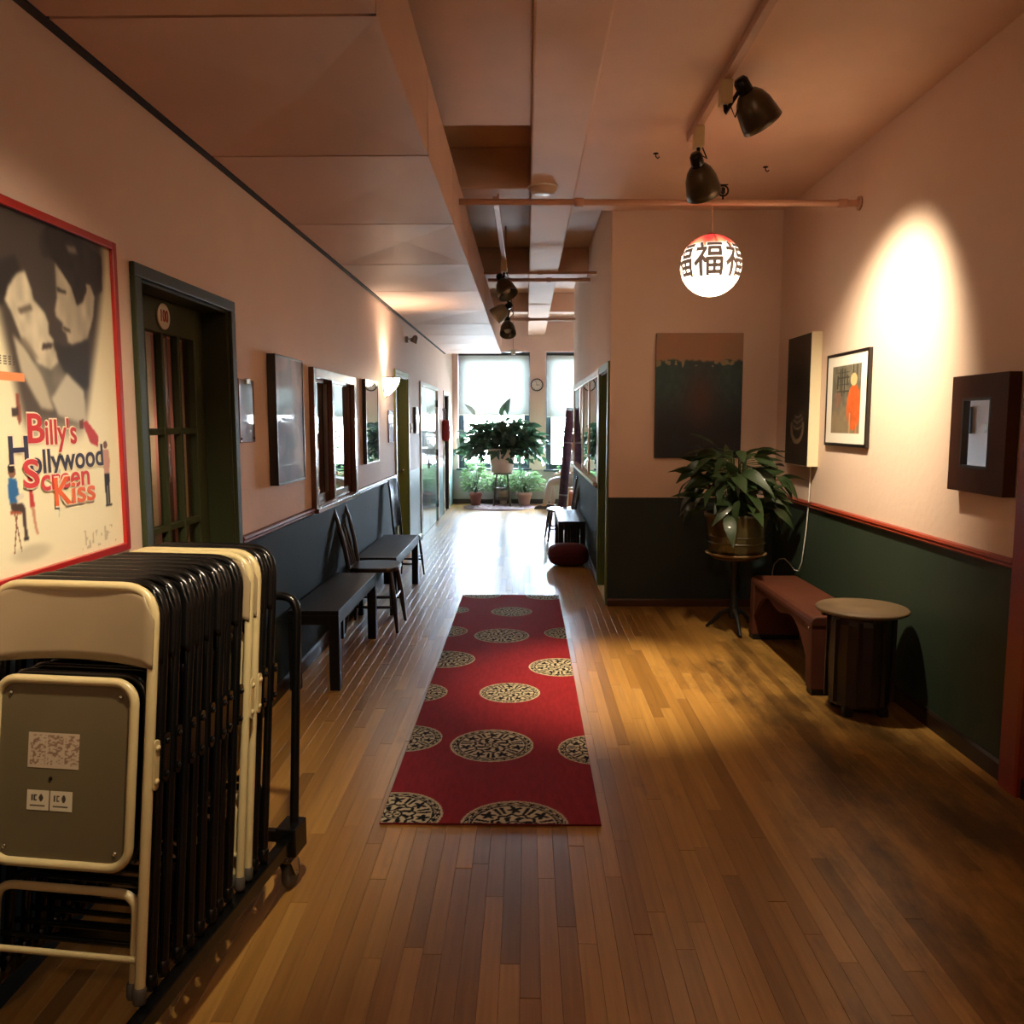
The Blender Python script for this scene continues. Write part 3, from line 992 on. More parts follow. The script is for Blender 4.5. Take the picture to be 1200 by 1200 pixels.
tan_p = make_folding_chair(False)
blk_p = make_folding_chair(True)
order = ['tan'] + ['black'] * 8 + ['tan', 'tan', 'black', 'black']
ordn = ['first', 'second', 'third', 'fourth', 'fifth', 'sixth', 'seventh', 'eighth']
labs = ['tan folding chair at the front of the cart with stickers under its seat'] + \
       ['black folding chair, %s in line behind the front tan one' % q for q in ordn] + \
       ['tan folding chair directly behind the run of eight black ones', 'rearmost of the three tan folding chairs on the cart',
        'black folding chair right behind the rearmost tan one', 'black folding chair last on the cart against its end handle']
fc = 0; used = set()
for k, kind in enumerate(order):
    p = tan_p if kind == 'tan' else blk_p
    d = 0.0545 * k
    jx = random.uniform(-0.006, 0.006)
    loc = (-1.128 + 0.135 * d + jx, 1.845 + 0.99 * d, 0.206)
    rot = (R(-8.5 + random.uniform(-0.5, 0.5)), 0, CART_RZ + R(random.uniform(-0.8, 0.8)))
    if kind not in used:
        p.location = loc; p.rotation_euler = rot; p['label'] = labs[k]; o = p
        used.add(kind)
    else:
        o = copy_thing(p, loc, rot, labs[k])
    o['group'] = 'folding chairs stacked on the cart'
seat0 = [c for c in tan_p.children if c.name.startswith('seat')][0]
# two stickers on the underside of the front seat
def sticker_a(u, v):
    n = vnoise(u, v, 3, 26)
    col = mixc(C(178, 162, 138), C(128, 102, 84), sm(.5, .62, n) * ((u % .34 > .04) & (v > .08) & (v < .93)))
    return col


def sticker_b(u, v):
    col = np.tile(C(196, 186, 160), (len(u), 1))
    uu = (u % .5) * 2
    ink = ((np.abs(v - .62) < .16) & (((uu > .18) & (uu < .26)) | ((uu > .30) & (uu < .36)) | ((uu > .36) & (uu < .44) & (np.abs(v - .62) > .10)) ))
    ink |= np.hypot((uu - .62) * 1.1, (v - .62) * .55) < .1
    ink |= (np.abs(u - .5) < .008)
    ink |= (np.abs(v - .22) < .03) & (uu > .15) & (uu < .8)
    col[ink] = C(66, 58, 48)
    return col


PAPER = attr_mat('printed_paper', 0.55)
s1 = print_grid('instruction_sticker', 0.135, 0.085, 60, 40, sticker_a, frame_M((-0.025, -0.0128, 0.585), (1, 0, 0), (0, 0, 1)), PAPER, seat0)
s2 = print_grid('warning_sticker', 0.12, 0.048, 80, 30, sticker_b, frame_M((-0.03, -0.0128, 0.465), (1, 0, 0), (0, 0, 1)), PAPER, seat0)
MB().lathe([(0, 0), (0.005, 0), (0.004, 0.002), (0, 0.003)], 8, M=frame_M((-0.03, -0.012, 0.518), (1, 0, 0), (0, 0, 1))).build('screw', BLACKM, seat0)

cart = thing('chair_cart', 'black rolling cart with end handle carrying the folding chairs', 'cart', (-1.085, 2.22, 0), CART_RZ)
fr = MB()
for sx in (-1, 1):
    fr.box((sx * 0.235 - 0.018, -0.62, 0.155), (sx * 0.235 + 0.018, 0.50, 0.200))
for y in (-0.62, -0.1, 0.48):
    fr.box((-0.235, y, 0.158), (0.235, y + 0.03, 0.196))
fr.build('frame', BLACKM, cart, bevel=0.003)
MB().tube(rounded([(-0.24, 0.49, 0.17), (-0.24, 0.575, 0.99), (0.24, 0.575, 0.99), (0.24, 0.49, 0.17)], 0.06, 7), 0.015, 10).build('end_handle', BLACKM, cart)
for sx in (-1, 1):
    MB().box((sx * 0.235 - 0.035, 0.43, 0.135), (sx * 0.235 + 0.035, 0.53, 0.232)).build('corner_block', BLACKM, cart, bevel=0.004)
    for y in (-0.56, 0.46):
        w = MB()
        w.lathe([(0.012, -0.016), (0.036, -0.016), (0.048, -0.014), (0.052, -0.008), (0.052, 0.008), (0.048, 0.014), (0.036, 0.016), (0.012, 0.016)], 22,
                M=Matrix.Translation((sx * 0.225, y + 0.03, 0.053)) @ Matrix.Rotation(R(90), 4, 'Y'))
        wh = w.build('caster_wheel', RUBBER, cart)
        f = MB()
        for q in (-1, 1):
            f.prism([(y + 0.018, 0.045), (y + 0.042, 0.045), (y + 0.035, 0.118), (y - 0.025, 0.118)], sx * 0.225 + q * 0.021, sx * 0.225 + q * 0.024, 0)
        f.box((sx * 0.225 - 0.03, y - 0.035, 0.116), (sx * 0.225 + 0.03, y + 0.045, 0.122))
        f.lathe([(0.018, 0), (0.02, 0.01), (0.02, 0.03), (0.012, 0.035)], 14, M=Matrix.Translation((sx * 0.225, y, 0.12)))
        f.tube([(sx * 0.225 - 0.027, y + 0.03, 0.053), (sx * 0.225 + 0.027, y + 0.03, 0.053)], 0.007, 8)
        f.build('caster_fork', CHROME, cart)

# ---------------------------------------------------------------- film poster on the left wall
def poster_fn(u, v):
    u = (u * 0.762 - 0.09) / 0.672            # the sheet runs on past the picture to the left
    n = vnoise(u, v, 9, 7); n2 = vnoise(u, v, 11, 22)
    dark = mixc(C(92, 80, 72), C(66, 58, 54), sm(.3, .8, v))
    cream = mixc(C(252, 246, 214), C(214, 202, 170), sm(.25, .95, v))
    # dark photograph fills a wide V, cream paper outside it
    left = .02 + .42 * np.clip((.85 - v), 0, 1) * 1.0
    right = .93 - .55 * np.clip((.93 - v), 0, 1) ** 1.2
    inside = sm(-.05, .05, u - left) * sm(-.05, .05, right - u)
    inside = np.maximum(inside, sm(.8, .9, v) * sm(.0, .06, .93 - u))
    inside *= sm(.34, .46, v)
    col = mixc(cream, dark, inside)
    # two generic heads in profile, plain tonal shapes, softly printed
    nu_, nv_ = 200, 300
    def soft(m, k):
        m = m.reshape(nv_, nu_)
        for _ in range(k):
            p = np.pad(m, 1, mode='edge')
            m = (p[1:-1, 1:-1] * 2 + p[:-2, 1:-1] + p[2:, 1:-1] + p[1:-1, :-2] + p[1:-1, 2:]) / 6
        return m.ravel()
    def poly(pts, c, k=4, grad=0.0):
        nonlocal col
        ins = np.zeros(len(u), bool)
        for i in range(len(pts)):
            xa, ya = pts[i]; xb, yb = pts[i - 1]
            if ya == yb: continue
            ins ^= ((ya > v) != (yb > v)) & (u < (xb - xa) * (v - ya) / (yb - ya) + xa)
        cc = np.tile(c, (len(u), 1)) * (1 + grad * (n2 - .5))[:, None]
        col = mixc(col, cc, soft(ins.astype(float), k))
    poly([(.45, .66), (.55, .65), (.69, .68), (.76, .68), (.73, .53), (.68, .52), (.51, .58)], C(50, 46, 44), 8)
    poly([(.29, .62), (.49, .60), (.56, .55), (.51, .47), (.36, .50), (.30, .57)], C(112, 106, 96), 8, .3)
    poly([(.55, .57), (.69, .52), (.70, .41), (.46, .44), (.41, .49)], C(196, 190, 172), 8)
    poly([(.16, .66), (.24, .63), (.35, .555), (.43, .455), (.33, .46), (.20, .56)], C(186, 178, 158), 8)
    poly([(.13, .86), (.21, .88), (.24, .84), (.16, .78), (.09, .73), (.0, .80)], C(36, 31, 30), 8)
    poly([(.21, .83), (.27, .845), (.31, .80), (.32, .77), (.40, .74), (.425, .71), (.42, .68), (.455, .665), (.45, .645), (.47, .63), (.485, .60), (.42, .575), (.33, .59), (.28, .62), (.21, .66), (.16, .72), (.12, .75), (.15, .79)], C(196, 186, 164), 5, .25)
    poly([(.20, .735), (.30, .755), (.31, .74), (.22, .72)], C(110, 100, 88), 5)
    poly([(.37, .65), (.45, .655), (.44, .64), (.36, .63)], C(74, 62, 58), 3)
    poly([(.24, .66), (.34, .60), (.30, .60), (.20, .65)], C(130, 120, 106), 10)
    poly([(.50, .91), (.56, .88), (.64, .83), (.67, .79), (.80, .86), (.835, .83), (.81, .76), (.75, .69), (.69, .675), (.61, .66), (.57, .665), (.565, .69), (.53, .70), (.54, .72), (.485, .735), (.48, .755), (.50, .79)], C(172, 160, 140), 5, .25)
    poly([(.39, .955), (.46, 1.0), (.58, 1.02), (.76, .99), (.92, .965), (.91, .855), (.835, .83), (.80, .87), (.76, .84), (.72, .80), (.67, .785), (.625, .84), (.55, .875), (.48, .905), (.40, .90)], C(40, 35, 33), 5, .5)
    poly([(.76, .86), (.80, .86), (.79, .80), (.765, .79)], C(160, 146, 126), 3)
    poly([(.50, .825), (.58, .82), (.58, .81), (.51, .81)], C(70, 60, 54), 3)
    poly([(.535, .712), (.60, .705), (.60, .695), (.54, .70)], C(80, 68, 60), 3)
    poly([(.60, .96), (.68, .965), (.70, .945), (.62, .94)], C(130, 120, 106), 6)
    # small print block at the left and colour bar
    bar = (np.abs(v - .545) < .012) & (u < .22)
    col[bar] = C(238, 150, 98)
    tp = (np.abs(v - .587) < .012) & (u < .16) & (np.sin(u * 210) > -.4) & (np.abs(np.sin(v * 480)) > .35)
    col[tp] = C(70, 64, 58)
    # tiny cast figures along the foot of the sheet
    def rect(x0, x1, y0, y1, c, sh=0.0):
        k = (u - (v - y0) * sh > x0) & (u - (v - y0) * sh < x1) & (v > y0) & (v < y1)
        col[k] = c
    def disc(cx, cy, r, c):
        k = np.hypot((u - cx) * .67, v - cy) < r
        col[k] = c
    # seated man in blue
    disc(.095, .285, .017, C(150, 104, 80)); disc(.092, .296, .015, C(50, 38, 32))
    poly([(.07, .27), (.12, .265), (.135, .22), (.12, .20), (.07, .20), (.06, .23)], C(52, 112, 176), 1)
    poly([(.11, .215), (.16, .225), (.165, .21), (.12, .20)], C(232, 226, 210), 1)
    poly([(.07, .20), (.155, .195), (.17, .18), (.175, .10), (.155, .10), (.145, .17), (.08, .175)], C(80, 64, 56), 1)
    poly([(.07, .178), (.145, .172), (.145, .165), (.07, .170)], C(176, 84, 56), 1)
    rect(.075, .083, .06, .17, C(150, 104, 70), .3); rect(.125, .133, .06, .17, C(150, 104, 70), -.3)
    poly([(.15, .10), (.185, .10), (.185, .088), (.15, .088)], C(52, 44, 40), 1)
    # woman in red
    disc(.215, .305, .012, C(110, 66, 52))
    poly([(.20, .29), (.23, .29), (.236, .25), (.228, .225), (.24, .18), (.205, .18), (.207, .225), (.198, .25)], C(198, 62, 62), 1)
    poly([(.212, .18), (.235, .18), (.245, .12), (.258, .10), (.24, .098), (.228, .12)], C(214, 158, 128), 1)
    # climber and stretched figure by the title
    poly([(.155, .50), (.175, .50), (.185, .43), (.165, .41), (.15, .44)], C(150, 84, 66), 1); poly([(.12, .46), (.165, .462), (.165, .44), (.12, .435)], C(70, 54, 46), 1)
    poly([(.66, .42), (.70, .425), (.80, .375), (.79, .34), (.72, .355)], C(196, 60, 60), 1); poly([(.63, .425), (.67, .43), (.665, .40), (.635, .40)], C(110, 66, 54), 1)
    # standing man
    disc(.862, .345, .013, C(120, 80, 62))
    poly([(.835, .33), (.89, .33), (.90, .29), (.885, .25), (.84, .25), (.828, .29)], C(206, 158, 142), 1)
    poly([(.838, .25), (.887, .25), (.884, .15), (.868, .145), (.864, .22), (.858, .145), (.842, .145)], C(36, 32, 32), 1)
    poly([(.838, .147), (.90, .147), (.90, .138), (.838, .138)], C(30, 28, 28), 1)
    # soft floor shadow and a blue shaft under the title
    k = np.hypot((u - .2) * 1.6, (v - .05) * 9) ; col = mixc(col, C(196, 188, 162), (1 - sm(.1, .3, k)) * .6)
    sh = (np.abs(u - .42) < (v - .13) * .20) & (v > .13) & (v < .28)
    col[sh] = col[sh] * .55 + C(120, 170, 196) * .45
    fp = (np.abs(v - .045) < .03) & (u > .60) & (u < .93) & (vnoise(u, v, 5, 60) > .66)
    col[fp] = C(214, 204, 176)
    return col


pc_y, pc_z, pw, ph = 2.485, 1.6575, 0.762, 1.000
po = thing('film_poster', 'large film poster in a red frame left of the dark door', 'poster', (XL, pc_y, 1.13))
REDF = mat('red_frame', (168, 26, 22), 0.3, coat=0.4)
fw = 0.026
f = MB()
for sgn in (-1, 1):
    f.box((XL + 0.001, pc_y + sgn * (pw / 2 + fw / 2) - fw / 2, pc_z - ph / 2 - fw), (XL + 0.022, pc_y + sgn * (pw / 2 + fw / 2) + fw / 2, pc_z + ph / 2 + fw))
    f.box((XL + 0.001, pc_y - pw / 2, pc_z + sgn * (ph / 2 + fw / 2) - fw / 2), (XL + 0.022, pc_y + pw / 2, pc_z + sgn * (ph / 2 + fw / 2) + fw / 2))
f.build('frame', REDF, po, bevel=0.003, world=True)
sheet = print_grid('printed_sheet', pw, ph, 200, 300, poster_fn, frame_M((XL + 0.008, pc_y, pc_z), (0, 1, 0), (0, 0, 1)), attr_mat('poster_print', 0.35, spec=0.3), po, world=True)
OUTL = mat('lettering_outline', (246, 232, 206), 0.5)


TITLE_N = [0]


def title(word, y0, y1, zc, size, rgb, nm, rise=0.0):
    TITLE_N[0] += 1
    lift = 0.0016 * ((TITLE_N[0] - 1) // 2)
    ca = math.cos(rise); sa = math.sin(rise)
    for dx, m, b in ((0.0088, OUTL, size * 0.055), (0.0096, mat('ink_' + nm, rgb, 0.45), size * 0.018)):
        big = frame_M((XL + dx + lift, (y0 + y1) / 2, zc), (0, ca, sa), (0, -sa, ca))
        text_obj('title_lettering', word, size, big, m, sheet, 0.0003, b, True, fit=y1 - y0)


title('B', 2.335, 2.418, 1.556, 0.118, (204, 52, 52), 'red'); title("illy's", 2.425, 2.595, 1.545, 0.104, (204, 52, 52), 'red')
title('H', 2.245, 2.335, 1.497, 0.108, (44, 42, 72), 'navy'); title('ollywood', 2.34, 2.75, 1.463, 0.098, (52, 50, 66), 'slate', 0.02)
title('S', 2.30, 2.378, 1.428, 0.112, (214, 62, 62), 'scarlet'); title('creen', 2.385, 2.655, 1.408, 0.092, (214, 62, 62), 'scarlet')
title('K', 2.44, 2.535, 1.366, 0.118, (240, 104, 44), 'orange'); title('iss', 2.54, 2.68, 1.358, 0.096, (232, 108, 60), 'peach')

# ---------------------------------------------------------------- pictures and fittings along the left wall
GLOSSART = attr_mat('glazed_print', 0.5, coat=1.0)
GLOSSART.node_tree.nodes['Principled BSDF'].inputs['Coat IOR'].default_value = 1.8


def wall_picture(name, label, cat, y0, y1, z0, z1, depth, fwid, fmat, fn, nu=60, nv=80, x=XL, side=1, pm=None, group=None):
    t = thing(name, label, cat, (x, (y0 + y1) / 2, z0), group=group)
    yc, zc = (y0 + y1) / 2, (z0 + z1) / 2
    f = MB()
    f.box((x + side * 0.001, y0, z0), (x + side * depth, y0 + fwid, z1)); f.box((x + side * 0.001, y1 - fwid, z0), (x + side * depth, y1, z1))
    f.box((x + side * 0.001, y0 + fwid, z0), (x + side * depth, y1 - fwid, z0 + fwid)); f.box((x + side * 0.001, y0 + fwid, z1 - fwid), (x + side * depth, y1 - fwid, z1))
    f.box((x + side * 0.001, y0 + fwid, z0 + fwid), (x + side * 0.006, y1 - fwid, z1 - fwid))
    f.build('frame', fmat, t, bevel=0.002, world=True)
    print_grid('picture', y1 - y0 - 2 * fwid, z1 - z0 - 2 * fwid, nu, nv, fn,
               frame_M((x + side * (depth - 0.004), yc, zc), (0, side, 0), (0, 0, 1)), pm or GLOSSART, t, world=True)
    return t


def art_mauve(u, v):
    c = mixc(C(132, 106, 112), C(92, 74, 84), sm(.2, .9, v))
    return mixc(c, C(120, 84, 92), sm(.4, .7, vnoise(u, v, 21, 5)) * .6)


def art_dusk(u, v):
    c = mixc(C(108, 76, 96), C(134, 100, 112), v)
    return mixc(c, C(70, 66, 82), sm(.5, .7, vnoise(u, v, 22, 6)) * .7)


def art_violet(u, v):
    return mixc(C(150, 136, 176), C(112, 96, 140), sm(.3, .7, vnoise(u, v, 23, 6)))


BFR = mat('black_frame', (22, 18, 18), 0.3, coat=0.3)
sp = wall_picture('framed_plaque', 'small mauve plaque with a shiny clip right beside the dark door', 'picture', 4.085, 4.31, 1.475, 1.79, 0.014, 0.004, mat('acrylic_edge', (176, 150, 142), 0.2), art_mauve)
MB().box((XL + 0.010, 4.17, 1.765), (XL + 0.026, 4.225, 1.795)).build('clip', CHROME, sp, bevel=0.003, world=True)
for y in (4.10, 4.295):
    MB().lathe([(0, 0), (0.006, 0), (0.005, 0.004), (0, 0.005)], 10, M=frame_M((XL + 0.012, y, 1.495), (0, 1, 0), (0, 0, 1))).build('screw', BLACKM, sp, world=True)
wall_picture('framed_picture', 'tall black-edged glazed picture between plaque and interior window', 'picture', 4.575, 5.14, 1.225, 1.95, 0.05, 0.012, BFR, art_dusk)
wall_picture('wall_mirror', 'black-edged mirror left of the glowing wall sconce', 'mirror', 7.22, 7.82, 1.21, 1.945, 0.035, 0.012, BFR, lambda u, v: np.tile(C(230, 235, 240), (len(u), 1)), 4, 4, pm=MIRROR)
wall_picture('small_picture', 'small violet picture just before the yellow-green door', 'picture', 8.53, 8.85, 1.365, 1.695, 0.014, 0.006, mat('violet_edge', (120, 104, 140), 0.4), art_violet)

# sconce: half bowl of frosted glass in a black wire strap
sc = thing('wall_sconce', 'lit frosted half-bowl wall sconce right of the black-edged mirror', 'lamp', (XL, 8.36, 1.93))
prof = []
vs = []; fs = []
na, nb_ = 16, 8
for j in range(nb_ + 1):
    t = j / nb_
    r = 0.145 * math.sin(t * PI / 2) ** 0.8; z = -0.19 * (1 - t)
    for i in range(na + 1):
        a = -PI / 2 + PI * i / na
        vs.append((max(0.004, r * math.cos(a)), r * math.sin(a), z))
for j in range(nb_):
    for i in range(na):
        k = j * (na + 1) + i
        fs.append((k, k + 1, k + na + 2, k + na + 1))
bowl = MB().add(vs, fs, 0, True).build('glass_bowl', mat('lit_frosted_glass', (255, 244, 224), 0.4, emit=(255, 228, 190), estr=4.0), sc, recalc=False)
bowl.location = (0.012, 0, 0.08)
MB().box((0.0, -0.05, -0.06), (0.012, 0.05, 0.06)).build('back_plate', BLACKM, sc, bevel=0.002)
stp = MB()
for a in (-50, 50):
    pts = []
    for j in range(9):
        t = j / 8
        r = 0.150 * math.sin(t * PI / 2) ** 0.8; z = -0.195 * (1 - t)
        pts.append((max(0.004, r * math.cos(R(a))) + 0.012, r * math.sin(R(a)), z + 0.08))
    stp.tube(pts, 0.004, 6)
stp.tube([(0.012 + 0.15 * math.cos(R(a)), 0.15 * math.sin(R(a)), 0.082) for a in range(-90, 91, 12)], 0.004, 6)
stp.build('wire_strap', BLACKM, sc)
spot_light('sconce_light', (XL + 0.10, 8.36, 2.03), (XL + 0.03, 8.36, 3.0), 45, 125, 1.0, (1, .80, .58), 0.05)
point_light('sconce_glow', (XL + 0.22, 8.36, 1.98), 6.0, (1, .80, .58), 0.05)

# clamp light high on the left wall
cl = thing('clamp_light', 'small grey clamp light high on the left wall above the green door', 'lamp', (XL, 9.9, 2.52))
MB().box((0, -0.03, -0.02), (0.03, 0.03, 0.05)).tube([(0.03, 0, 0.02), (0.07, 0, 0.03)], 0.006).build('bracket', mat('grey_metal', (120, 112, 104), 0.35, metal=0.6), cl)
MB().lathe([(0.012, 0.06), (0.03, 0.04), (0.045, -0.03), (0.040, -0.03), (0.02, 0.03)], 16, M=Matrix.Translation((0.10, 0, 0.01)) @ Matrix.Rotation(R(25), 4, 'Y')).build('shade', mat('grey_metal', (120, 112, 104), 0.35), cl)
nb2 = thing('notice_board', 'narrow black-framed notice board between green door and double door', 'board', (XL, 10.62, 1.43))
MB().box((0, -0.13, 0), (0.035, 0.13, 0.33)).build('frame', BFR, nb2, bevel=0.003)
MB().box((0.035, -0.11, 0.02), (0.037, 0.11, 0.31)).build('panel', mat('pale_blue_sheet', (170, 186, 200), 0.3, coat=0.5), nb2)
sw = thing('switch_box', 'beige switch box on the wall beside the green door frame', 'switch', (XL, 10.12, 1.50))
MB().box((0, -0.05, -0.06), (0.03, 0.05, 0.06)).build('housing', mat('beige_plastic', (196, 176, 138), 0.5), sw, bevel=0.004)
MB().box((0.03, -0.012, -0.02), (0.038, 0.012, 0.02)).build('toggle', WHITE, sw, bevel=0.002)

# red bag hung by the far door
bag = thing('red_bag', 'dark red shoulder bag hanging by the dark far door', 'bag', (XL, 14.12, 1.23))
pts = rrect(0.30, 0.36, 0.07, 5, 0, 0.20)
bd = MB()
vs = []; fs = []
K = len(pts)
for d, s_ in ((0.008, .9), (0.03, 1.0), (0.09, 1.0), (0.12, .86)):
    for p in pts:
        vs.append((d, p[0] * s_ * (1 + .12 * (0.38 - p[1])), 0.20 + (p[1] - 0.20) * s_))
for j in range(3):
    for i in range(K):
        i2 = (i + 1) % K
        fs.append((j * K + i, j * K + i2, (j + 1) * K + i2, (j + 1) * K + i))
fs.append(tuple(range(K))); fs.append(tuple(range(3 * K, 4 * K)))
bd.add(vs, fs, 0, True).build('body', mat('dark_red_canvas', (136, 26, 38), 0.7, vary=0.1), bag)
MB().tube([(0.05, -0.10, 0.36), (0.045, -0.06, 0.50), (0.03, 0, 0.565), (0.045, 0.06, 0.50), (0.05, 0.10, 0.36)], 0.011, 8).build('strap', mat('dark_strap', (52, 36, 40), 0.6), bag)
MB().lathe([(0.02, 0), (0.02, 0.004), (0.006, 0.008), (0.006, 0.045), (0.011, 0.05), (0, 0.056)], 12, M=frame_M((0.0, 0, 0.55), (0, 1, 0), (0, 0, 1))).build('hook', CHROME, bag)

# ---------------------------------------------------------------- benches and chairs
def bench(label, x0, x1, y0, y1, h, slats=False):
    t = thing('wooden_bench', label, 'bench', ((x0 + x1) / 2, (y0 + y1) / 2, 0), group='black benches along the corridor')
    w, l = (x1 - x0), (y1 - y0)
    MB().box((-w / 2, -l / 2, h - 0.028), (w / 2, l / 2, h)).build('seat', BLACKW, t, bevel=0.004)
    ap = MB()
    for s_ in (-1, 1):
        ap.box((s_ * (w / 2 - 0.012) - 0.010, -l / 2 + 0.06, h - 0.085), (s_ * (w / 2 - 0.012) + 0.010, l / 2 - 0.06, h - 0.028))
        ap.box((-w / 2 + 0.06, s_ * (l / 2 - 0.012) - 0.010, h - 0.085), (w / 2 - 0.06, s_ * (l / 2 - 0.012) + 0.010, h - 0.028))
    ap.build('apron', BLACKW, t, bevel=0.002)
    for sx in (-1, 1):
        for sy in (-1, 1):
            cx, cy = sx * (w / 2 - 0.031), sy * (l / 2 - 0.031)
            MB().prism([(cx - 0.03, cy - 0.03), (cx + 0.03, cy - 0.03), (cx + 0.03, cy + 0.03), (cx - 0.03, cy + 0.03)], 0, h - 0.028).build('leg', BLACKW, t, bevel=0.003)
    if slats:
        for k in range(5):
            x = -w / 2 + 0.085 + k * (w - 0.17) / 4
            MB().box((x - 0.017, -l / 2 + 0.02, 0.12), (x + 0.017, -l / 2 + 0.035, h - 0.085)).build('slat', BLACKW, t)
        MB().box((-w / 2 + 0.06, -l / 2 + 0.015, 0.08), (w / 2 - 0.06, -l / 2 + 0.04, 0.12)).build('rail', BLACKW, t)
    return t


bench('long black bench nearest the folding chairs on the left', -1.395, -1.095, 4.745, 5.985, 0.48)
bench('black bench farther along left wall, past the wooden chair', -1.395, -1.055, 6.66, 8.05, 0.48)
bench('black slat-ended bench against the right corridor wall behind the maroon cushion', 0.365, 0.675, 9.40, 10.70, 0.45, True)


def wood_chair(label, loc, rz, material, kind, hback=0.93, hs=0.47):
    """local: faces -Y, back at +Y"""
    t = thing('wooden_chair', label, 'chair', loc, rz)
    st = MB()
    pts = []
    for k in range(24):
        a = 2 * PI * k / 24
        rx, ry = 0.205, 0.20
        pts.append((rx * math.copysign(abs(math.cos(a)) ** .7, math.cos(a)), ry * math.copysign(abs(math.sin(a)) ** .7, math.sin(a))))
    st.prism(pts, hs - 0.032, hs)
    st.build('seat', material, t, bevel=0.008)
    feet = {}
    for sx in (-1, 1):
        for sy in (-1, 1):
            a = Vector((sx * 0.145, sy * 0.145, hs - 0.032)); b = Vector((sx * 0.205, sy * 0.20, 0.0))
            P = [a.lerp(b, q) for q in (0, .2, .45, .7, .9, 1)]
            MB().tube(P, [0.014, 0.018, 0.022, 0.017, 0.013, 0.012], 10).build('leg', material, t)
            feet[(sx, sy)] = (a, b)
    for sx in (-1, 1):
        p = feet[(sx, -1)][0].lerp(feet[(sx, -1)][1], .58); q = feet[(sx, 1)][0].lerp(feet[(sx, 1)][1], .58)
        MB().tube([p, p.lerp(q, .5), q], [0.009, 0.013, 0.009], 8).build('stretcher', material, t)
    p = feet[(-1, -1)][0].lerp(feet[(-1, -1)][1], .45); q = feet[(1, -1)][0].lerp(feet[(1, -1)][1], .45)
    MB().tube([p, q], 0.010, 8).build('stretcher', material, t)
    yb = 0.165
    for sx in (-1, 1):
        MB().tube([(sx * 0.17, yb, hs - 0.01), (sx * 0.185, yb + 0.03, hs + 0.18), (sx * 0.19, yb + 0.07, hback - 0.09), (sx * 0.185, yb + 0.10, hback)],
                  [0.017, 0.016, 0.015, 0.013], 10).build('stile', material, t)
    def curved_rail(z0, z1, y, bow=0.035, th=0.016, sl=0.22):
        vs = []; fs = []
        n = 10
        for i in range(n + 1):
            a = i / n * 2 - 1
            yy = y + bow * (1 - a * a)
            for dy, z in ((0, z0), (th, z0), (th, z1), (0, z1)):
                vs.append((a * 0.19, yy + dy + (z - z0) * sl, z))
        for i in range(n):
            for k in range(4):
                k2 = (k + 1) % 4
                fs.append((i * 4 + k, i * 4 + k2, i * 4 + 4 + k2, i * 4 + 4 + k))
        fs += [(3, 2, 1, 0), (n * 4, n * 4 + 1, n * 4 + 2, n * 4 + 3)]
        return MB().add(vs, fs, 0, True)
    if kind == 'panel':
        curved_rail(hs + 0.12, hback + 0.02, yb + 0.02, 0.02, 0.016, 0.12).build('back_panel', material, t)
    else:
        curved_rail(hback - 0.075, hback + 0.015, yb + 0.085).build('top_rail', material, t)
        for k in range(5):
            a = -0.72 + 0.36 * k
            MB().tube([(a * 0.155, yb + 0.005, hs - 0.01), (a * 0.19, yb + 0.055 + 0.012 * (1 - a * a), hs + 0.2), (a * 0.2, yb + 0.095 + 0.03 * (1 - a * a), hback - 0.06)],
                      [0.009, 0.011, 0.008], 8).build('spindle', material, t)
    return t


DKCH = mat('dark_chair_wood', (44, 32, 27), 0.28, vary=0.2, scale=8, coat=0.3)
wood_chair('dark spindle-back wooden chair between the two left benches', (-1.165, 6.30, 0), R(90), DKCH, 'spindle', 0.93, 0.49)
c2_ = wood_chair('black panel-back chair behind the second left bench by the green door', (-1.20, 8.36, 0), R(84), BLACKW, 'panel', 1.12, 0.47)
c2_.scale = (0.84, 0.60, 0.88)
wood_chair('brown spindle-back chair on the right beyond the black bench', (0.47, 11.12, 0), R(-86), mat('brown_chair_wood', (74, 50, 42), 0.22, vary=0.2, scale=8, coat=0.5), 'spindle', 0.90, 0.42)

# maroon floor cushion
cu_ = thing('floor_cushion', 'maroon floor cushion on the floor in front of the right bench', 'cushion', (0.465, 9.12, 0))
vs = []; fs = []
nu_, nv_ = 28, 14
for j in range(nv_ + 1):
    b = -PI / 2 + PI * j / nv_
    for i in range(nu_):
        a = 2 * PI * i / nu_
        e = lambda c, q: math.copysign(abs(c) ** q, c)
        cb = e(math.cos(b), .55)
        vs.append((0.225 * e(math.cos(a), .6) * cb, 0.19 * e(math.sin(a), .6) * cb, 0.12 + 0.12 * e(math.sin(b), .75)))
for j in range(nv_):
    for i in range(nu_):
        i2 = (i + 1) % nu_
        fs.append((j * nu_ + i, j * nu_ + i2, (j + 1) * nu_ + i2, (j + 1) * nu_ + i))
MB().add(vs, fs, 0, True).build('cover', mat('maroon_cloth', (84, 24, 34), 0.85, vary=0.12, scale=14), cu_)
pip = []
for i in range(40):
    a = 2 * PI * i / 40
    pip.append((0.228 * math.copysign(abs(math.cos(a)) ** .6, math.cos(a)), 0.193 * math.copysign(abs(math.sin(a)) ** .6, math.sin(a)), 0.12))
MB().tube(pip, 0.005, 6, closed=True).build('piping', mat('maroon_piping', (64, 18, 26), 0.8), cu_)

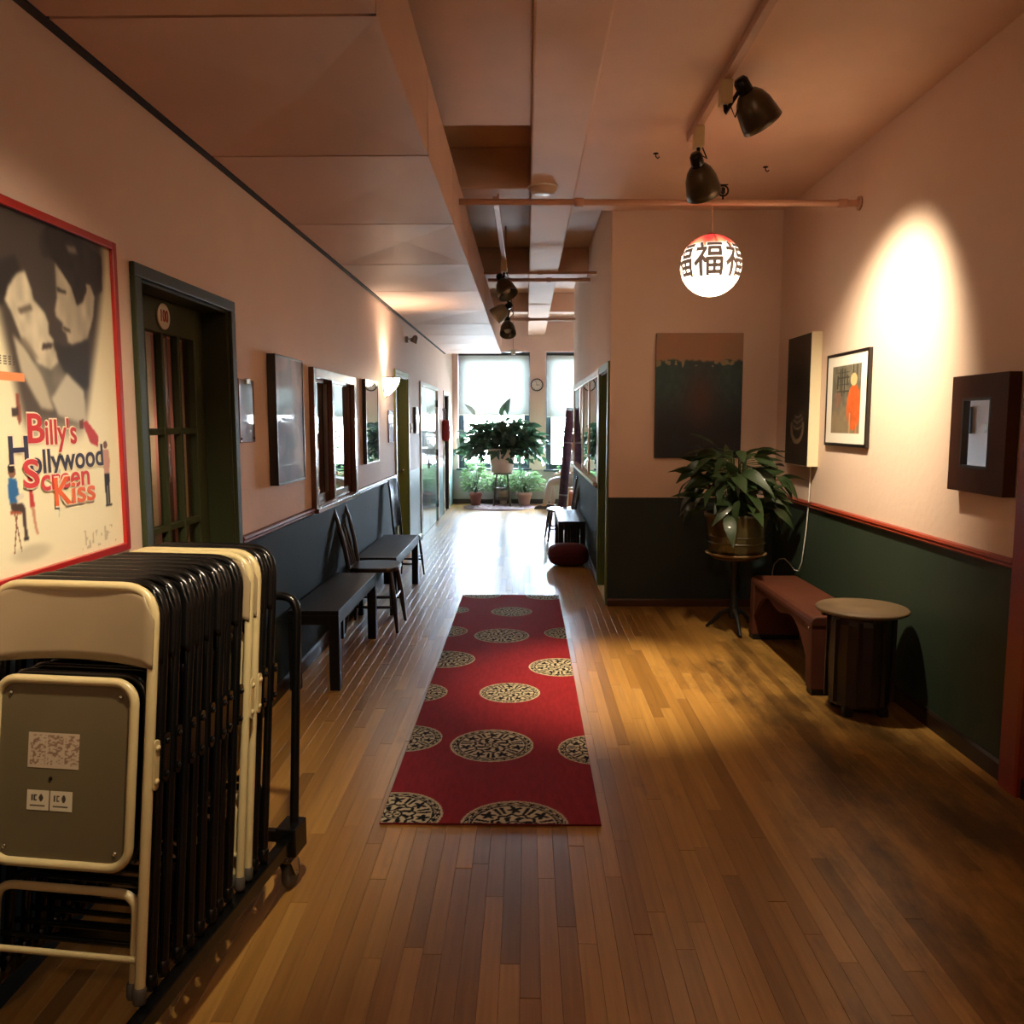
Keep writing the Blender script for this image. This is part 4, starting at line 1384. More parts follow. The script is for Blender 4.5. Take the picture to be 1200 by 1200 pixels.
# rolled rug leaning at the end of the right wall
rr_ = thing('rolled_rug', 'tall rolled purple-brown rug leaning at the far end of the right wall', 'rug', (0.53, 12.74, 0))
a = Vector((0, 0, 0.012)); b = Vector((0.135, 0, 1.74))
n = (b - a).normalized()
q = n.to_track_quat('Z', 'Y').to_matrix().to_4x4()
ln = (b - a).length
spiral = []
mb = MB()
for turn, r in enumerate((0.066, 0.053, 0.040, 0.027, 0.014)):
    mb.lathe([(r - 0.010, 0.002 * turn), (r, 0.0), (r, ln - 0.004 * turn), (r - 0.010, ln - 0.004 * turn)], 20, M=Matrix.Translation(a) @ q)
mb.build('roll', mat('purple_brown_weave', (88, 62, 84), 0.9, vary=0.3, scale=18), rr_)
fg_ = MB()
for k in range(26):
    an = 2 * PI * k / 26
    r = 0.058
    p0 = a + q.to_3x3() @ Vector((r * math.cos(an), r * math.sin(an), ln - 0.005))
    fg_.tube([p0, p0 + n * 0.05 + Vector((0.006 * math.cos(an), 0.006 * math.sin(an), 0))], 0.0045, 5)
fg_.build('fringe', mat('fringe_yarn', (96, 78, 86), 0.9), rr_)
ti = MB()
for z in (0.45, 1.25):
    ti.lathe([(0.067, -0.012), (0.070, -0.010), (0.070, 0.010), (0.067, 0.012)], 20, M=Matrix.Translation(a + n * z) @ q)
ti.build('tie', mat('tie_cord', (150, 140, 150), 0.8), rr_)

# ---------------------------------------------------------------- right-hand side: bench, side table, stand
RB = mat('red_brown_leather', (76, 37, 21), 0.6, vary=0.10, scale=5, spec=0.3)
b2 = thing('arched_bench', 'red-brown bench with arched apron and slab ends by the right wall', 'bench', (1.82, 5.38, 0))
hx, hy, hz = 0.175, 0.655, 0.46
vs = []; fs = []
n = 24
# seat with rolled-over long edges
prof = [(-hx, hz - 0.03), (-hx + 0.008, hz - 0.008), (-hx + 0.03, hz), (hx - 0.03, hz), (hx - 0.008, hz - 0.008), (hx, hz - 0.03), (hx, hz - 0.055), (-hx, hz - 0.055)]
MB().prism(prof, -hy, hy, 1).build('seat', RB, b2, bevel=0.006)
for sx in (-1, 1):
    vs = []; fs = []
    for i in range(n + 1):
        y = -hy + 0.09 + (2 * hy - 0.18) * i / n
        tq = abs(i / n * 2 - 1)
        zb = hz - 0.095 - 0.16 * tq ** 4 - 0.02 * math.cos(tq * PI * 2)
        for dx in (-0.012, 0.012):
            vs += [(sx * (hx - 0.02) + dx, y, zb), (sx * (hx - 0.02) + dx, y, hz - 0.05)]
    for i in range(n):
        k = i * 4
        fs += [(k, k + 4, k + 5, k + 1), (k + 2, k + 3, k + 7, k + 6), (k, k + 2, k + 6, k + 4), (k + 1, k + 5, k + 7, k + 3)]
    fs += [(0, 1, 3, 2), (n * 4, n * 4 + 2, n * 4 + 3, n * 4 + 1)]
    MB().add(vs, fs).build('apron', RB, b2)
for sy in (-1, 1):
    # slab end, slightly splayed, with foot block
    p = [(sy * (hy - 0.005), hz - 0.04), (sy * (hy - 0.10), hz - 0.05), (sy * (hy - 0.085), 0.22), (sy * (hy - 0.07), 0.035), (sy * (hy + 0.02), 0.035), (sy * (hy + 0.008), 0.2)]
    MB().prism(p, -hx, hx, 0).build('leg', RB, b2, bevel=0.006)
    MB().box((-hx + 0.01, sy * (hy + 0.012), 0), (hx - 0.01, sy * (hy - 0.075), 0.036)).build('foot_block', BLACKW, b2)
    MB().lathe([(0, 0), (0.007, 0), (0.006, 0.004), (0, 0.005)], 10, M=frame_M((-hx, sy * (hy - 0.04), hz - 0.07), (0, -1, 0), (0, 0, 1))).build('stud', CHROME, b2)

tb = thing('side_table', 'round-topped dark drum side table in front of the red-brown bench', 'table', (1.825, 4.47, 0))
TOPW = mat('worn_tabletop', (104, 84, 60), 0.5, vary=0.15, scale=9)
MB().lathe([(0, 0.556), (0.225, 0.556), (0.238, 0.562), (0.240, 0.572), (0.232, 0.580), (0, 0.580)], 40).build('tabletop', TOPW, tb)
VDK = mat('near_black_brown', (34, 22, 16), 0.4, vary=0.15, scale=8)
MB().lathe([(0.0, 0.05), (0.150, 0.05), (0.158, 0.07), (0.165, 0.30), (0.158, 0.50), (0.150, 0.53), (0.150, 0.556), (0, 0.556)], 16, smooth=False).build('drum', VDK, tb)
for k in range(8):
    an = 2 * PI * (k + .5) / 8
    MB().bar((0.166 * math.cos(an), 0.166 * math.sin(an), 0.07), (0.166 * math.cos(an), 0.166 * math.sin(an), 0.525), 0.022, 0.012).build('stave', VDK, tb)
for k in range(4):
    an = PI / 4 + PI / 2 * k
    MB().bar((0.135 * math.cos(an), 0.135 * math.sin(an), 0.0), (0.13 * math.cos(an), 0.13 * math.sin(an), 0.055), 0.05, 0.05).build('foot', BLACKW, tb, bevel=0.006)
for k in range(4):
    an = PI / 2 * k
    MB().bar((0.15 * math.cos(an), 0.15 * math.sin(an), 0.545), (0.215 * math.cos(an), 0.215 * math.sin(an), 0.545), 0.03, 0.02).build('bracket', VDK, tb)

stn = thing('plant_stand', 'dark pedestal stand under the leafy potted plant', 'stand', (1.57, 6.20, 0))
MB().lathe([(0, 0.555), (0.05, 0.555), (0.17, 0.565), (0.185, 0.575), (0.185, 0.585), (0, 0.586)], 32).build('top', mat('stand_top', (66, 48, 34), 0.5), stn)
MB().lathe([(0.03, 0.10), (0.045, 0.14), (0.032, 0.2), (0.028, 0.3), (0.042, 0.38), (0.03, 0.46), (0.05, 0.55)], 20).build('column', BLACKW, stn)
for k in range(3):
    an = R(-90 + 120 * k)
    c, s_ = math.cos(an), math.sin(an)
    MB().tube([(0.02 * c, 0.02 * s_, 0.17), (0.10 * c, 0.10 * s_, 0.13), (0.17 * c, 0.17 * s_, 0.05), (0.21 * c, 0.21 * s_, 0.013)], [0.02, 0.018, 0.015, 0.012], 8).build('leg', BLACKW, stn)

# ---------------------------------------------------------------- plants
def leaf_mesh(name, material, wid=0.30, droop=0.28, n=6, fold=0.10):
    vs = []; fs = []
    for i in range(n + 1):
        t = i / n
        w = wid * 0.5 * (math.sin(PI * min(1, t ** 0.75)) ** 0.9) * (1 - 0.15 * t)
        z = 0.10 * t - droop * t * t
        if i in (0, n): w = 0.006
        vs += [(-w, t, z + fold * w * 2), (0, t, z), (w, t, z + fold * w * 2)]
    for i in range(n):
        k = i * 3
        fs += [(k, k + 1, k + 4, k + 3), (k + 1, k + 2, k + 5, k + 4)]
    o = MB().add(vs, fs, 0, True).build(name, material, None, recalc=False)
    me = o.data
    bpy.data.objects.remove(o)
    return me


def leaf_material(name, rgb, rough=0.35):
    m = mat(name, rgb, rough, vary=0.18, scale=3.0, coat=0.15)
    nt = m.node_tree; b = nt.nodes['Principled BSDF']
    out = [x for x in nt.nodes if x.type == 'OUTPUT_MATERIAL'][0]
    t = nt.nodes.new('ShaderNodeBsdfTranslucent'); t.inputs[0].default_value = (*[x * 1.3 for x in lin(rgb)], 1)
    mx = nt.nodes.new('ShaderNodeMixShader'); mx.inputs[0].default_value = 0.25
    nt.links.new(b.outputs[0], mx.inputs[1]); nt.links.new(t.outputs[0], mx.inputs[2]); nt.links.new(mx.outputs[0], out.inputs[0])
    return m


def leaf_at(me, parent, pos, direction, length, roll=0.0, width=1.0, name='leaf'):
    y = Vector(direction).normalized()
    up = Vector((0, 0, 1))
    x = y.cross(up)
    x = x.normalized() if x.length > 0.05 else Vector((1, 0, 0))
    z = x.cross(y)
    M = Matrix((x, y, z)).transposed().to_4x4() @ Matrix.Rotation(roll, 4, 'Y')
    o = bpy.data.objects.new(name, me)
    COL.objects.link(o); o.parent = parent
    o.location = pos
    o.rotation_euler = M.to_euler()
    o.scale = (length * width, length, length)
    return o


DG = leaf_material('dark_leaf', (44, 62, 32), 0.45)
DG2 = leaf_material('far_dark_leaf', (36, 58, 38), 0.4)
LG = leaf_material('bright_leaf', (104, 130, 84), 0.45)
SOIL = mat('soil', (38, 28, 22), 0.9)

# the near leafy plant in its glazed pot
rp = thing('potted_plant', 'leafy dark green plant in a glazed pot on the pedestal stand', 'plant', (1.57, 6.20, 0.586))
GLZ = mat('brown_green_glaze', (70, 64, 38), 0.35, vary=0.3, scale=7, coat=0.2)
MB().lathe([(0, 0.02), (0.19, 0.02), (0.205, 0.05), (0.21, 0.20), (0.222, 0.27), (0.236, 0.295), (0.238, 0.318), (0.225, 0.322), (0.212, 0.30), (0.205, 0.27), (0, 0.27)], 36).build('pot', GLZ, rp)
MB().lathe([(0, 0), (0.19, 0.0), (0.222, 0.012), (0.225, 0.022), (0.20, 0.02), (0, 0.018)], 36).build('saucer', mat('saucer_clay', (120, 96, 60), 0.5), rp)
MB().lathe([(0.0, 0.288), (0.206, 0.280)], 24).build('soil', SOIL, rp)
rings = MB()
for z in (0.10, 0.15):
    rings.lathe([(0.205, z - 0.008), (0.214, z), (0.205, z + 0.008)], 36)
rings.build('relief_band', GLZ, rp)
rl = random.Random(11)
LM = [leaf_mesh('leaf', DG, 0.46, 0.40), leaf_mesh('leaf', DG, 0.40, 0.75), leaf_mesh('leaf', DG, 0.52, 0.22), leaf_mesh('leaf', DG, 0.42, 0.55)]
stems = MB()
for k in range(150):
    an = 2 * PI * (k * 0.381966) + rl.uniform(-.3, .3)
    lay = rl.random()
    rad = (0.08 + 0.30 * math.sqrt(1 - lay * .75)) * rl.uniform(.45, 1.05)
    z = 0.34 + 0.44 * lay + rl.uniform(-.05, .05)
    c, s_ = math.cos(an), math.sin(an)
    p0 = Vector((0.05 * c, 0.05 * s_, 0.28)); p2 = Vector((rad * c, rad * s_ * 0.85, z)); p1 = Vector((rad * .30 * c, rad * .30 * s_, z * .9 + .06))
    a2_ = an + rl.uniform(-.8, .8)
    out = Vector((math.cos(a2_), math.sin(a2_) * .85, rl.uniform(-1.0, .45) + .35 * lay))
    L = rl.uniform(.15, .25)
    tip = p2 + out.normalized() * L
    if tip.x > 0.47 or tip.y > 0.76 or tip.z < 0.10: continue
    stems.tube([p0, p1, p2], [0.005, 0.004, 0.003], 5)
    leaf_at(LM[k % 4], rp, p2, out, L, rl.uniform(-.9, .9))
stems.build('stems', mat('green_stem', (60, 82, 40), 0.5), rp)

# the big trailing plant on its stool before the far window
PX, PY = -0.455, 15.6
stl = thing('plant_stool', 'wooden stool raising the big trailing plant before the far window', 'stool', (PX, PY, 0.012))
STW = mat('dim_stool_wood', (74, 60, 50), 0.5, vary=0.15)
MB().lathe([(0, 0.585), (0.17, 0.585), (0.182, 0.595), (0.182, 0.610), (0.17, 0.616), (0, 0.616)], 28).build('seat', STW, stl)
for sx in (-1, 1):
    for sy in (-1, 1):
        MB().tube([(sx * 0.10, sy * 0.10, 0.59), (sx * 0.155, sy * 0.155, 0.0)], [0.016, 0.019], 8).build('leg', STW, stl)
for z, r in ((0.33, 0.126), (0.12, 0.145)):
    for i in range(4):
        q0 = [(-r, -r), (r, -r), (r, r), (-r, r)]
        MB().tube([(*q0[i], z), (*q0[(i + 1) % 4], z)], 0.010, 6).build('rung', STW, stl)
bp_ = thing('trailing_plant', 'huge dark trailing plant in a pale pot silhouetted by the window', 'plant', (PX, PY, 0.6285))
MB().lathe([(0, 0), (0.185, 0.0), (0.195, 0.02), (0.255, 0.38), (0.275, 0.40), (0.29, 0.43), (0.285, 0.45), (0.255, 0.45), (0.245, 0.40), (0, 0.39)], 32).build('pot', mat('pale_terracotta', (176, 150, 138), 0.7, vary=0.08), bp_)
MB().lathe([(0, 0.41), (0.247, 0.405)], 24).build('soil', SOIL, bp_)
rl = random.Random(5)
FM = [leaf_mesh('leaf', DG2, 0.50, 0.45, 4), leaf_mesh('leaf', DG2, 0.58, 0.2, 4)]
stems = MB(); mass = MB()
def big_spot():
    an = 2 * PI * rl.random()
    c, s_ = math.cos(an), math.sin(an)
    side = math.sqrt(rl.uniform(.0, 1))
    rx = 0.74 * side
    ztop = 0.44 + 0.58 * math.sqrt(max(0, 1 - side ** 2)) + 0.06 * math.sin(an * 3)
    zbot = 0.48 - 0.30 * side ** 2
    z = zbot + (ztop - zbot) * rl.random() ** 0.7
    return Vector((rx * c, rx * s_ * 0.42 - 0.02, z)), c, s_
for k in range(270):
    p2, c, s_ = big_spot()
    out = Vector((c, s_ * .5, rl.uniform(-.9, .5)))
    L = rl.uniform(.16, .26)
    if (p2 + out.normalized() * L).y > 0.40: continue
    leaf_at(FM[k % 2], bp_, p2, out, L, rl.uniform(-1.2, 1.2))
    if k % 3 == 0:
        stems.tube([(0.12 * c, 0.08 * s_, 0.40), (p2.x * .4, p2.y * .4, max(p2.z, .6) + .12), p2], [0.007, 0.006, 0.004], 5)
for k in range(420):                      # the small inner leaves, past picking apart
    p2, c, s_ = big_spot()
    p2 = Vector((p2.x * .92, p2.y * .9, 0.46 + (p2.z - 0.46) * .92))
    d = Vector((rl.uniform(-1, 1), rl.uniform(-.6, .6), rl.uniform(-1, .6))).normalized()
    L = rl.uniform(.12, .18)
    sx = d.cross(Vector((rl.uniform(-.4, .4), 1, rl.uniform(-.4, .4)))).normalized() * L * .26
    m_ = p2 + d * L * .45 + Vector((0, -.01, .012))
    mass.add([p2, m_ - sx, p2 + d * L, m_ + sx], [(0, 1, 2), (0, 2, 3)])
tag(mass.build('inner_foliage', DG2, bp_, recalc=False), kind='stuff')
# trailing runners at the right edge, one up-pointing shoot
for (x0_, z0_, zs) in ((0.62, 0.78, 0.36), (0.76, 0.72, 0.42), (-0.84, 0.66, 0.44), (0.34, 0.42, 0.10)):
    zz = z0_
    while zz > zs:
        leaf_at(FM[0], bp_, (x0_ + rl.uniform(-.03, .03), rl.uniform(-.1, .1), zz), (rl.uniform(-.5, .5), rl.uniform(-.3, .3), -1), rl.uniform(.13, .19), rl.uniform(-1, 1))
        zz -= 0.105
    stems.tube([(x0_ * .3, 0, 0.55), (x0_ * .8, 0, z0_ + 0.1), (x0_, 0, z0_), (x0_, 0, zs - 0.05)], 0.005, 5)
for x_, z_, dx in ((0.02, 1.05, 0.45), (-0.02, 0.95, 0.2), (-0.5, 0.98, -0.8), (0.1, 1.0, 0.1)):
    leaf_at(FM[1], bp_, (x_, 0, z_ + 0.08), (dx, 0, 1.0), 0.30, 0.6)
stems.tube([(0, 0, 0.4), (0.0, 0, 0.8), (0.02, 0, 1.14)], 0.007, 5)
stems.build('stems', mat('dark_stem', (44, 54, 36), 0.6), bp_)


def small_plant(label, x, y, rp_, hp, cx, rz_, hz0, hz1, n, seed, potmat):
    t = thing('small_potted_plant', label, 'plant', (x, y, 0.012))
    MB().lathe([(0, 0), (rp_ * .72, 0), (rp_ * .95, hp * .72), (rp_ * 1.05, hp * .74), (rp_ * 1.08, hp), (rp_ * .92, hp), (rp_ * .88, hp * .85), (0, hp * .84)], 24).build('pot', potmat, t)
    r = random.Random(seed)
    f = MB(); s_ = MB()
    for k in range(n):
        an = 2 * PI * r.random(); q = math.sqrt(r.random()); hh = r.random()
        z = hz0 + (hz1 - hz0) * hh
        w = rz_ * (0.55 + 0.45 * math.sin(PI * min(1, hh + .12)))
        p = Vector((cx + w * q * math.cos(an), w * .6 * q * math.sin(an), z))
        d = Vector((math.cos(an), math.sin(an) * .7, r.uniform(-.4, .7))).normalized()
        L = r.uniform(.07, .12)
        sx = d.cross(Vector((0, 0, 1))).normalized() * L * .22
        m = p + d * L * .5 + Vector((0, 0, .012)); e = p + d * L - Vector((0, 0, .015))
        f.add([p, m - sx, e, m + sx], [(0, 1, 2), (0, 2, 3)], 0)
        if k % 12 == 0:
            s_.tube([(0, 0, hp * .8), (p.x * .5, p.y * .5, (z + hp) * .55), p], 0.004, 4)
    tag(f.build('foliage', LG, t, recalc=False), kind='stuff')
    s_.build('stems', mat('green_stem', (60, 82, 40), 0.5), t)
    return t


TERRA = mat('terracotta', (150, 92, 78), 0.75, vary=0.1)
TERRA2 = mat('pink_terracotta', (182, 148, 132), 0.75, vary=0.1)
small_plant('bright green plant in a red clay pot left of the stool', -0.955, 15.62, 0.115, 0.24, 0.0, 0.25, 0.26, 0.78, 420, 1, TERRA)
small_plant('bright green plant in a pinkish pot right of the stool', -0.04, 15.62, 0.135, 0.25, 0.02, 0.34, 0.27, 0.62, 460, 2, TERRA2)
small_plant('small green plant in a cream pot behind the stool', -0.44, 15.86, 0.09, 0.26, -0.05, 0.19, 0.27, 0.56, 240, 3, mat('cream_pot', (190, 168, 140), 0.7))
tp_ = small_plant('tall leafy plant by the narrow window behind the rolled rug', 0.80, 15.55, 0.14, 0.28, 0.0, 0.20, 0.45, 1.5, 320, 4, TERRA)

dm = thing('round_mat', 'round pale patterned mat under the plants by the far window', 'mat', (-0.50, 15.36, 0))
def mat_fn(u, v):
    r = np.hypot(u - .5, v - .5) * 2; th = np.arctan2(v - .5, u - .5)
    c = mixc(C(186, 160, 158), C(130, 110, 116), (np.sin(r * 30) > 0) * 1.0)
    return mixc(c, C(206, 186, 178), ((np.sin(th * 14) > .2) & (r > .5) & (r < .8)) * 1.0)
MB().lathe([(0, 0.001), (0.66, 0.001), (0.66, 0.009), (0, 0.009)], 48).build('base', mat('mat_edge', (150, 124, 124), 0.9), dm)
vsn = []
g = print_grid('pattern', 0.92, 0.92, 60, 60, mat_fn, frame_M((0, 0, 0.0098), (1, 0, 0), (0, 1, 0)), attr_mat('mat_weave', 0.9), dm)

# ---------------------------------------------------------------- clock
ck = thing('wall_clock', 'round white wall clock with black rim between the far windows', 'clock', (0.197, YR, 2.275))
CM = frame_M((0, 0, 0), (1, 0, 0), (0, 0, 1))
MB().lathe([(0.104, 0.0), (0.118, 0.004), (0.120, 0.022), (0.112, 0.030), (0.102, 0.026)], 40, M=CM).build('rim', BLACKM, ck)
fc_ = MB().lathe([(0, 0.012), (0.104, 0.012)], 40, M=CM).build('dial', mat('dial_white', (236, 230, 226), 0.5), ck)
for k in range(12):
    an = 2 * PI * k / 12
    w = 0.007
    MB().bar((0.082 * math.sin(an), -0.0128, 0.082 * math.cos(an)), (0.097 * math.sin(an), -0.0128, 0.097 * math.cos(an)), w, 0.001, up=(0, 1, 0)).build('hour_mark', BLACKM, ck)
for an, L, w in ((R(92), 0.055, 0.008), (R(-18), 0.085, 0.006)):
    MB().bar((-0.012 * math.sin(an), -0.0155, -0.012 * math.cos(an)), (L * math.sin(an), -0.0155, L * math.cos(an)), w, 0.0012, up=(0, 1, 0)).build('hand', BLACKM, ck)

# ---------------------------------------------------------------- seated person, mostly behind the wall end and the rolled rug
def skin_figure(name, pts, edges, material, parent, root=0, lvl=2):
    me = bpy.data.meshes.new(name)
    me.from_pydata([p[:3] for p in pts], edges, [])
    o = bpy.data.objects.new(name, me); COL.objects.link(o)
    o.parent = parent
    me.materials.append(material)
    sk = o.modifiers.new('skin', 'SKIN'); sk.use_smooth_shade = True
    if not me.skin_vertices: me.skin_vertices.new()
    for i, p in enumerate(pts):
        v = me.skin_vertices[0].data[i]
        v.radius = (p[3], p[4] if len(p) > 4 else p[3])
        v.use_root = (i == root)
    sb = o.modifiers.new('sub', 'SUBSURF'); sb.levels = lvl; sb.render_levels = lvl
    return o


pe = thing('person', 'seated person in pale trousers and white top by the narrow window', 'person', (0.86, 15.02, 0))
SKN = mat('skin_tone', (188, 140, 116), 0.5)
TRO = mat('pale_grey_trousers', (168, 164, 164), 0.8)
SHI = mat('white_shirt', (226, 224, 222), 0.8)
# local frame: faces -X
body = [(0, 0, .54, .13, .11), (0.02, 0, .70, .12, .10), (0.03, 0, .90, .14, .10), (0.02, 0, 1.03, .10, .08), (0.0, 0, 1.10, .05, .05), (-0.03, 0, 1.20, .075, .085), (-0.035, 0, 1.28, .07, .08),
        (-0.10, -.09, .53, .085), (-0.44, -.10, .50, .06), (-0.47, -.10, .28, .055), (-0.53, -.10, .085, .036), (-0.62, -.10, .04, .034),
        (-0.10, .09, .53, .085), (-0.42, .11, .50, .06), (-0.40, .11, .28, .055), (-0.38, .11, .085, .036), (-0.47, .11, .04, .034),
        (0.02, -.19, 1.0, .05), (-0.02, -.23, .76, .042), (-0.22, -.17, .66, .034), (-0.29, -.14, .645, .03),
        (0.02, .19, 1.0, .05), (-0.02, .23, .76, .042), (-0.22, .17, .66, .034), (-0.29, .14, .645, .03)]
ed = [(0, 1), (1, 2), (2, 3), (3, 4), (4, 5), (5, 6), (0, 7), (7, 8), (8, 9), (9, 10), (10, 11), (0, 12), (12, 13), (13, 14), (14, 15), (15, 16),
      (3, 17), (17, 18), (18, 19), (19, 20), (3, 21), (21, 22), (22, 23), (23, 24)]
bd_ = skin_figure('body', body, ed, SKN, pe)
def grow(idx, g): return [tuple(list(body[i][:3]) + [r + g for r in body[i][3:]]) for i in idx]
tr_i = [0, 7, 8, 9, 10, 12, 13, 14, 15]
skin_figure('trousers', grow(tr_i, .014), [(0, 1), (1, 2), (2, 3), (3, 4), (0, 5), (5, 6), (6, 7), (7, 8)], TRO, pe)
sh_i = [0, 1, 2, 3, 17, 18, 19, 21, 22, 23]
skin_figure('shirt', grow(sh_i, .013), [(0, 1), (1, 2), (2, 3), (3, 4), (4, 5), (5, 6), (3, 7), (7, 8), (8, 9)], SHI, pe)
for y, x in ((-.10, -.53), (.11, -.38)):
    MB().lathe([(0, -0.02), (0.6, -0.02), (0.95, 0.0), (1.0, 0.1), (0.85, 0.45), (0.5, 0.8), (0, 0.9)], 18,
               M=Matrix.Translation((x - 0.05, y, 0.012)) @ Matrix.Diagonal((0.145, 0.052, 0.085, 1))).build('shoe', mat('dark_shoe', (40, 34, 36), 0.4), pe)
hr = MB()
hr.lathe([(0, 0.115), (0.05, 0.105), (0.085, 0.07), (0.098, 0.02), (0.096, -0.03), (0.085, -0.05)], 20, M=Matrix.Translation((-0.015, 0, 1.255)))
hr.build('hair', mat('dark_hair', (48, 36, 30), 0.6), pe)
for y in (-.032, .032):
    MB().lathe([(0, -0.008), (0.008, 0), (0, 0.008)], 10, M=Matrix.Translation((-0.118, y, 1.235))).build('eye', BLACKM, pe)
MB().prism([(-0.112, 1.235), (-0.142, 1.195), (-0.110, 1.19)], -0.011, 0.011, 1).build('nose', SKN, pe, bevel=0.004)
MB().box((-0.113, -0.022, 1.163), (-0.106, 0.022, 1.171)).build('mouth', mat('lip', (150, 84, 76), 0.5), pe, bevel=0.002)
for y in (-1, 1):
    for q in range(5):
        x0_ = -0.30; yy = y * (.14 + (q - 2) * .015) if q < 4 else y * .105
        L = (.07, .078, .074, .06, .045)[q]
        MB().tube([(x0_, yy, .645), (x0_ - L * .55, yy, .642), (x0_ - L, yy, .625)], [.0085, .008, .006], 6).build('finger', SKN, pe)
sb_ = thing('low_stool', 'pale low stool under the seated person', 'stool', (0.90, 15.02, 0))
MB().box((-0.20, -0.2, 0.36), (0.20, 0.2, 0.40)).build('seat', mat('pale_stool_wood', (196, 180, 158), 0.5), sb_, bevel=0.01)
for sx in (-1, 1):
    for sy in (-1, 1):
        MB().bar((sx * .17, sy * .17, 0), (sx * .16, sy * .16, .36), 0.04).build('leg', mat('pale_stool_wood', (196, 180, 158), 0.5), sb_)

# ---------------------------------------------------------------- right side: painting, light box, print, mirror
def painting_fn(u, v):
    n = vnoise(u, v, 31, 6); n2 = vnoise(u, v, 32, 26)
    top = mixc(C(178, 130, 100), C(164, 134, 106), n)
    teal = mixc(C(44, 74, 78), C(66, 92, 92), n2 * .7)
    deep = mixc(C(24, 30, 42), C(38, 36, 46), n)
    col = mixc(teal, deep, sm(.62, .18, v))
    rd = np.exp(-(((u - .52) / .2) ** 2 + ((v - .48) / .26) ** 2))
    col = mixc(col, C(92, 52, 46), rd * .75)
    edge = .78 + .025 * (vnoise(u, v * 0, 33, 20) - .5) + .012 * (n2 - .5)
    col = mixc(col, top, sm(edge - .012, edge + .012, v))
    fleck = (np.abs(v - edge + .02) < .025) & (n2 > .62)
    col[fleck] = C(150, 140, 112)
    return col


pt = thing('canvas_painting', 'large unframed canvas, tan above dark teal, on the facing wall', 'painting', (1.435, YF, 1.275))
MB().box((1.075, YF - 0.034, 1.275), (1.795, YF - 0.001, 2.308)).build('stretched_canvas', mat('canvas_side', (120, 92, 72), 0.8), pt, world=True, bevel=0.004)
print_grid('painted_face', 0.718, 1.031, 220, 300, painting_fn, frame_M((1.435, YF - 0.0352, 1.7915), (1, 0, 0), (0, 0, 1)), attr_mat('oil_paint', 0.6, bump=0.25), pt, world=True)

def lightbox_fn(u, v):
    n = vnoise(u, v, 41, 8)
    col = mixc(C(26, 22, 18), C(40, 34, 26), n)
    col = mixc(col, C(52, 50, 44), sm(.6, 1, v) * .6)
    r = np.hypot((u - .52) / .30, (v - .30) / .14)
    ring = (r < 1) & (r > .72) & (v < .33)
    col[ring] = C(104, 88, 66)
    for zz, w in ((.39, .16), (.35, .22), (.30, .24)):
        k = (np.abs(v - zz - .02 * np.sin(u * 9)) < .006) & (np.abs(u - .55) < w)
        col[k] = C(112, 102, 84)
    return col


lb = thing('lightbox_panel', 'deep cream-sided panel with a dark picture and trailing cable', 'picture', (XR, 6.295, 1.255))
by0, by1, bz0, bz1, bd0 = 6.03, 6.56, 1.255, 2.215, XR - 0.078
MB().box((bd0, by0, bz0), (XR - 0.001, by1, bz1)).build('box', CREAM, lb, world=True, bevel=0.003)
print_grid('dark_picture', by1 - by0 - 0.012, bz1 - bz0 - 0.012, 60, 90, lightbox_fn, frame_M((bd0 - 0.0012, (by0 + by1) / 2, (bz0 + bz1) / 2), (0, -1, 0), (0, 0, 1)), attr_mat('dark_print', 0.4, spec=0.3), lb, world=True)
cab = [(2.085, 6.14, 1.27), (2.085, 6.15, 1.0), (2.085, 6.185, 0.784), (2.083, 6.252, 0.521), (2.08, 6.31, 0.445), (2.08, 6.40, 0.435), (2.08, 6.52, 0.465), (2.08, 6.66, 0.482), (2.08, 6.80, 0.455), (2.08, 6.93, 0.39), (2.083, 6.98, 0.32), (2.083, 6.99, 0.20)]
MB().tube(cab, 0.0045, 8).build('cable', WHITE, lb, world=True)

def print_fn(u, v):
    n = vnoise(u, v, 51, 14)
    col = mixc(C(126, 120, 100), C(92, 88, 76), n)
    col = mixc(col, C(150, 128, 100), sm(.5, .2, v) * .7)
    for x, z0_, z1_ in ((.30, .62, .95), (.36, .55, .97), (.44, .58, .95), (.74, .80, 1.0), (.86, .82, 1.0), (.2, .66, .86), (.54, .7, .86)):
        k = (np.abs(u - x) < .018) & (v > z0_) & (v < z1_); col[k] = C(44, 42, 38)
    for z in (.62, .72, .82, .90):
        k = (np.abs(v - z) < .008) & (u > .18) & (u < .6); col[k] = C(52, 50, 44)
    fig = np.hypot((u - .78) / .24, (v - .38) / .33) < 1
    col[fig] = mixc(C(212, 104, 44), C(190, 84, 36), n)[fig]
    head = np.hypot((u - .76) / .11, (v - .78) / .09) < 1; col[head] = C(214, 178, 128)
    return_ = np.hypot((u - .22) / .14, (v - .5) / .12) < 1; col[return_] = col[return_] * .6 + C(150, 90, 76) * .4
    leg = (np.abs(u - .66) < .02) & (v < .3); col[leg] = C(176, 150, 110)
    leg = (np.abs(u - .88) < .025) & (v < .14); col[leg] = C(206, 120, 60)
    return col


def art_print(u, v):
    a = (u - .135) / .73; b = (v - .115) / .77
    ins = (a > 0) & (a < 1) & (b > 0) & (b < 1)
    col = np.tile(C(238, 232, 220), (len(u), 1))
    col[ins] = print_fn(np.clip(a, 0, 1), np.clip(b, 0, 1))[ins]
    return col


wall_picture('framed_print', 'thin black-framed print with white mount and an orange figure', 'picture', 5.15, 5.86, 1.418, 2.03, 0.026, 0.020, BFR, art_print, 120, 110, XR, -1, attr_mat('mounted_print', 0.55))

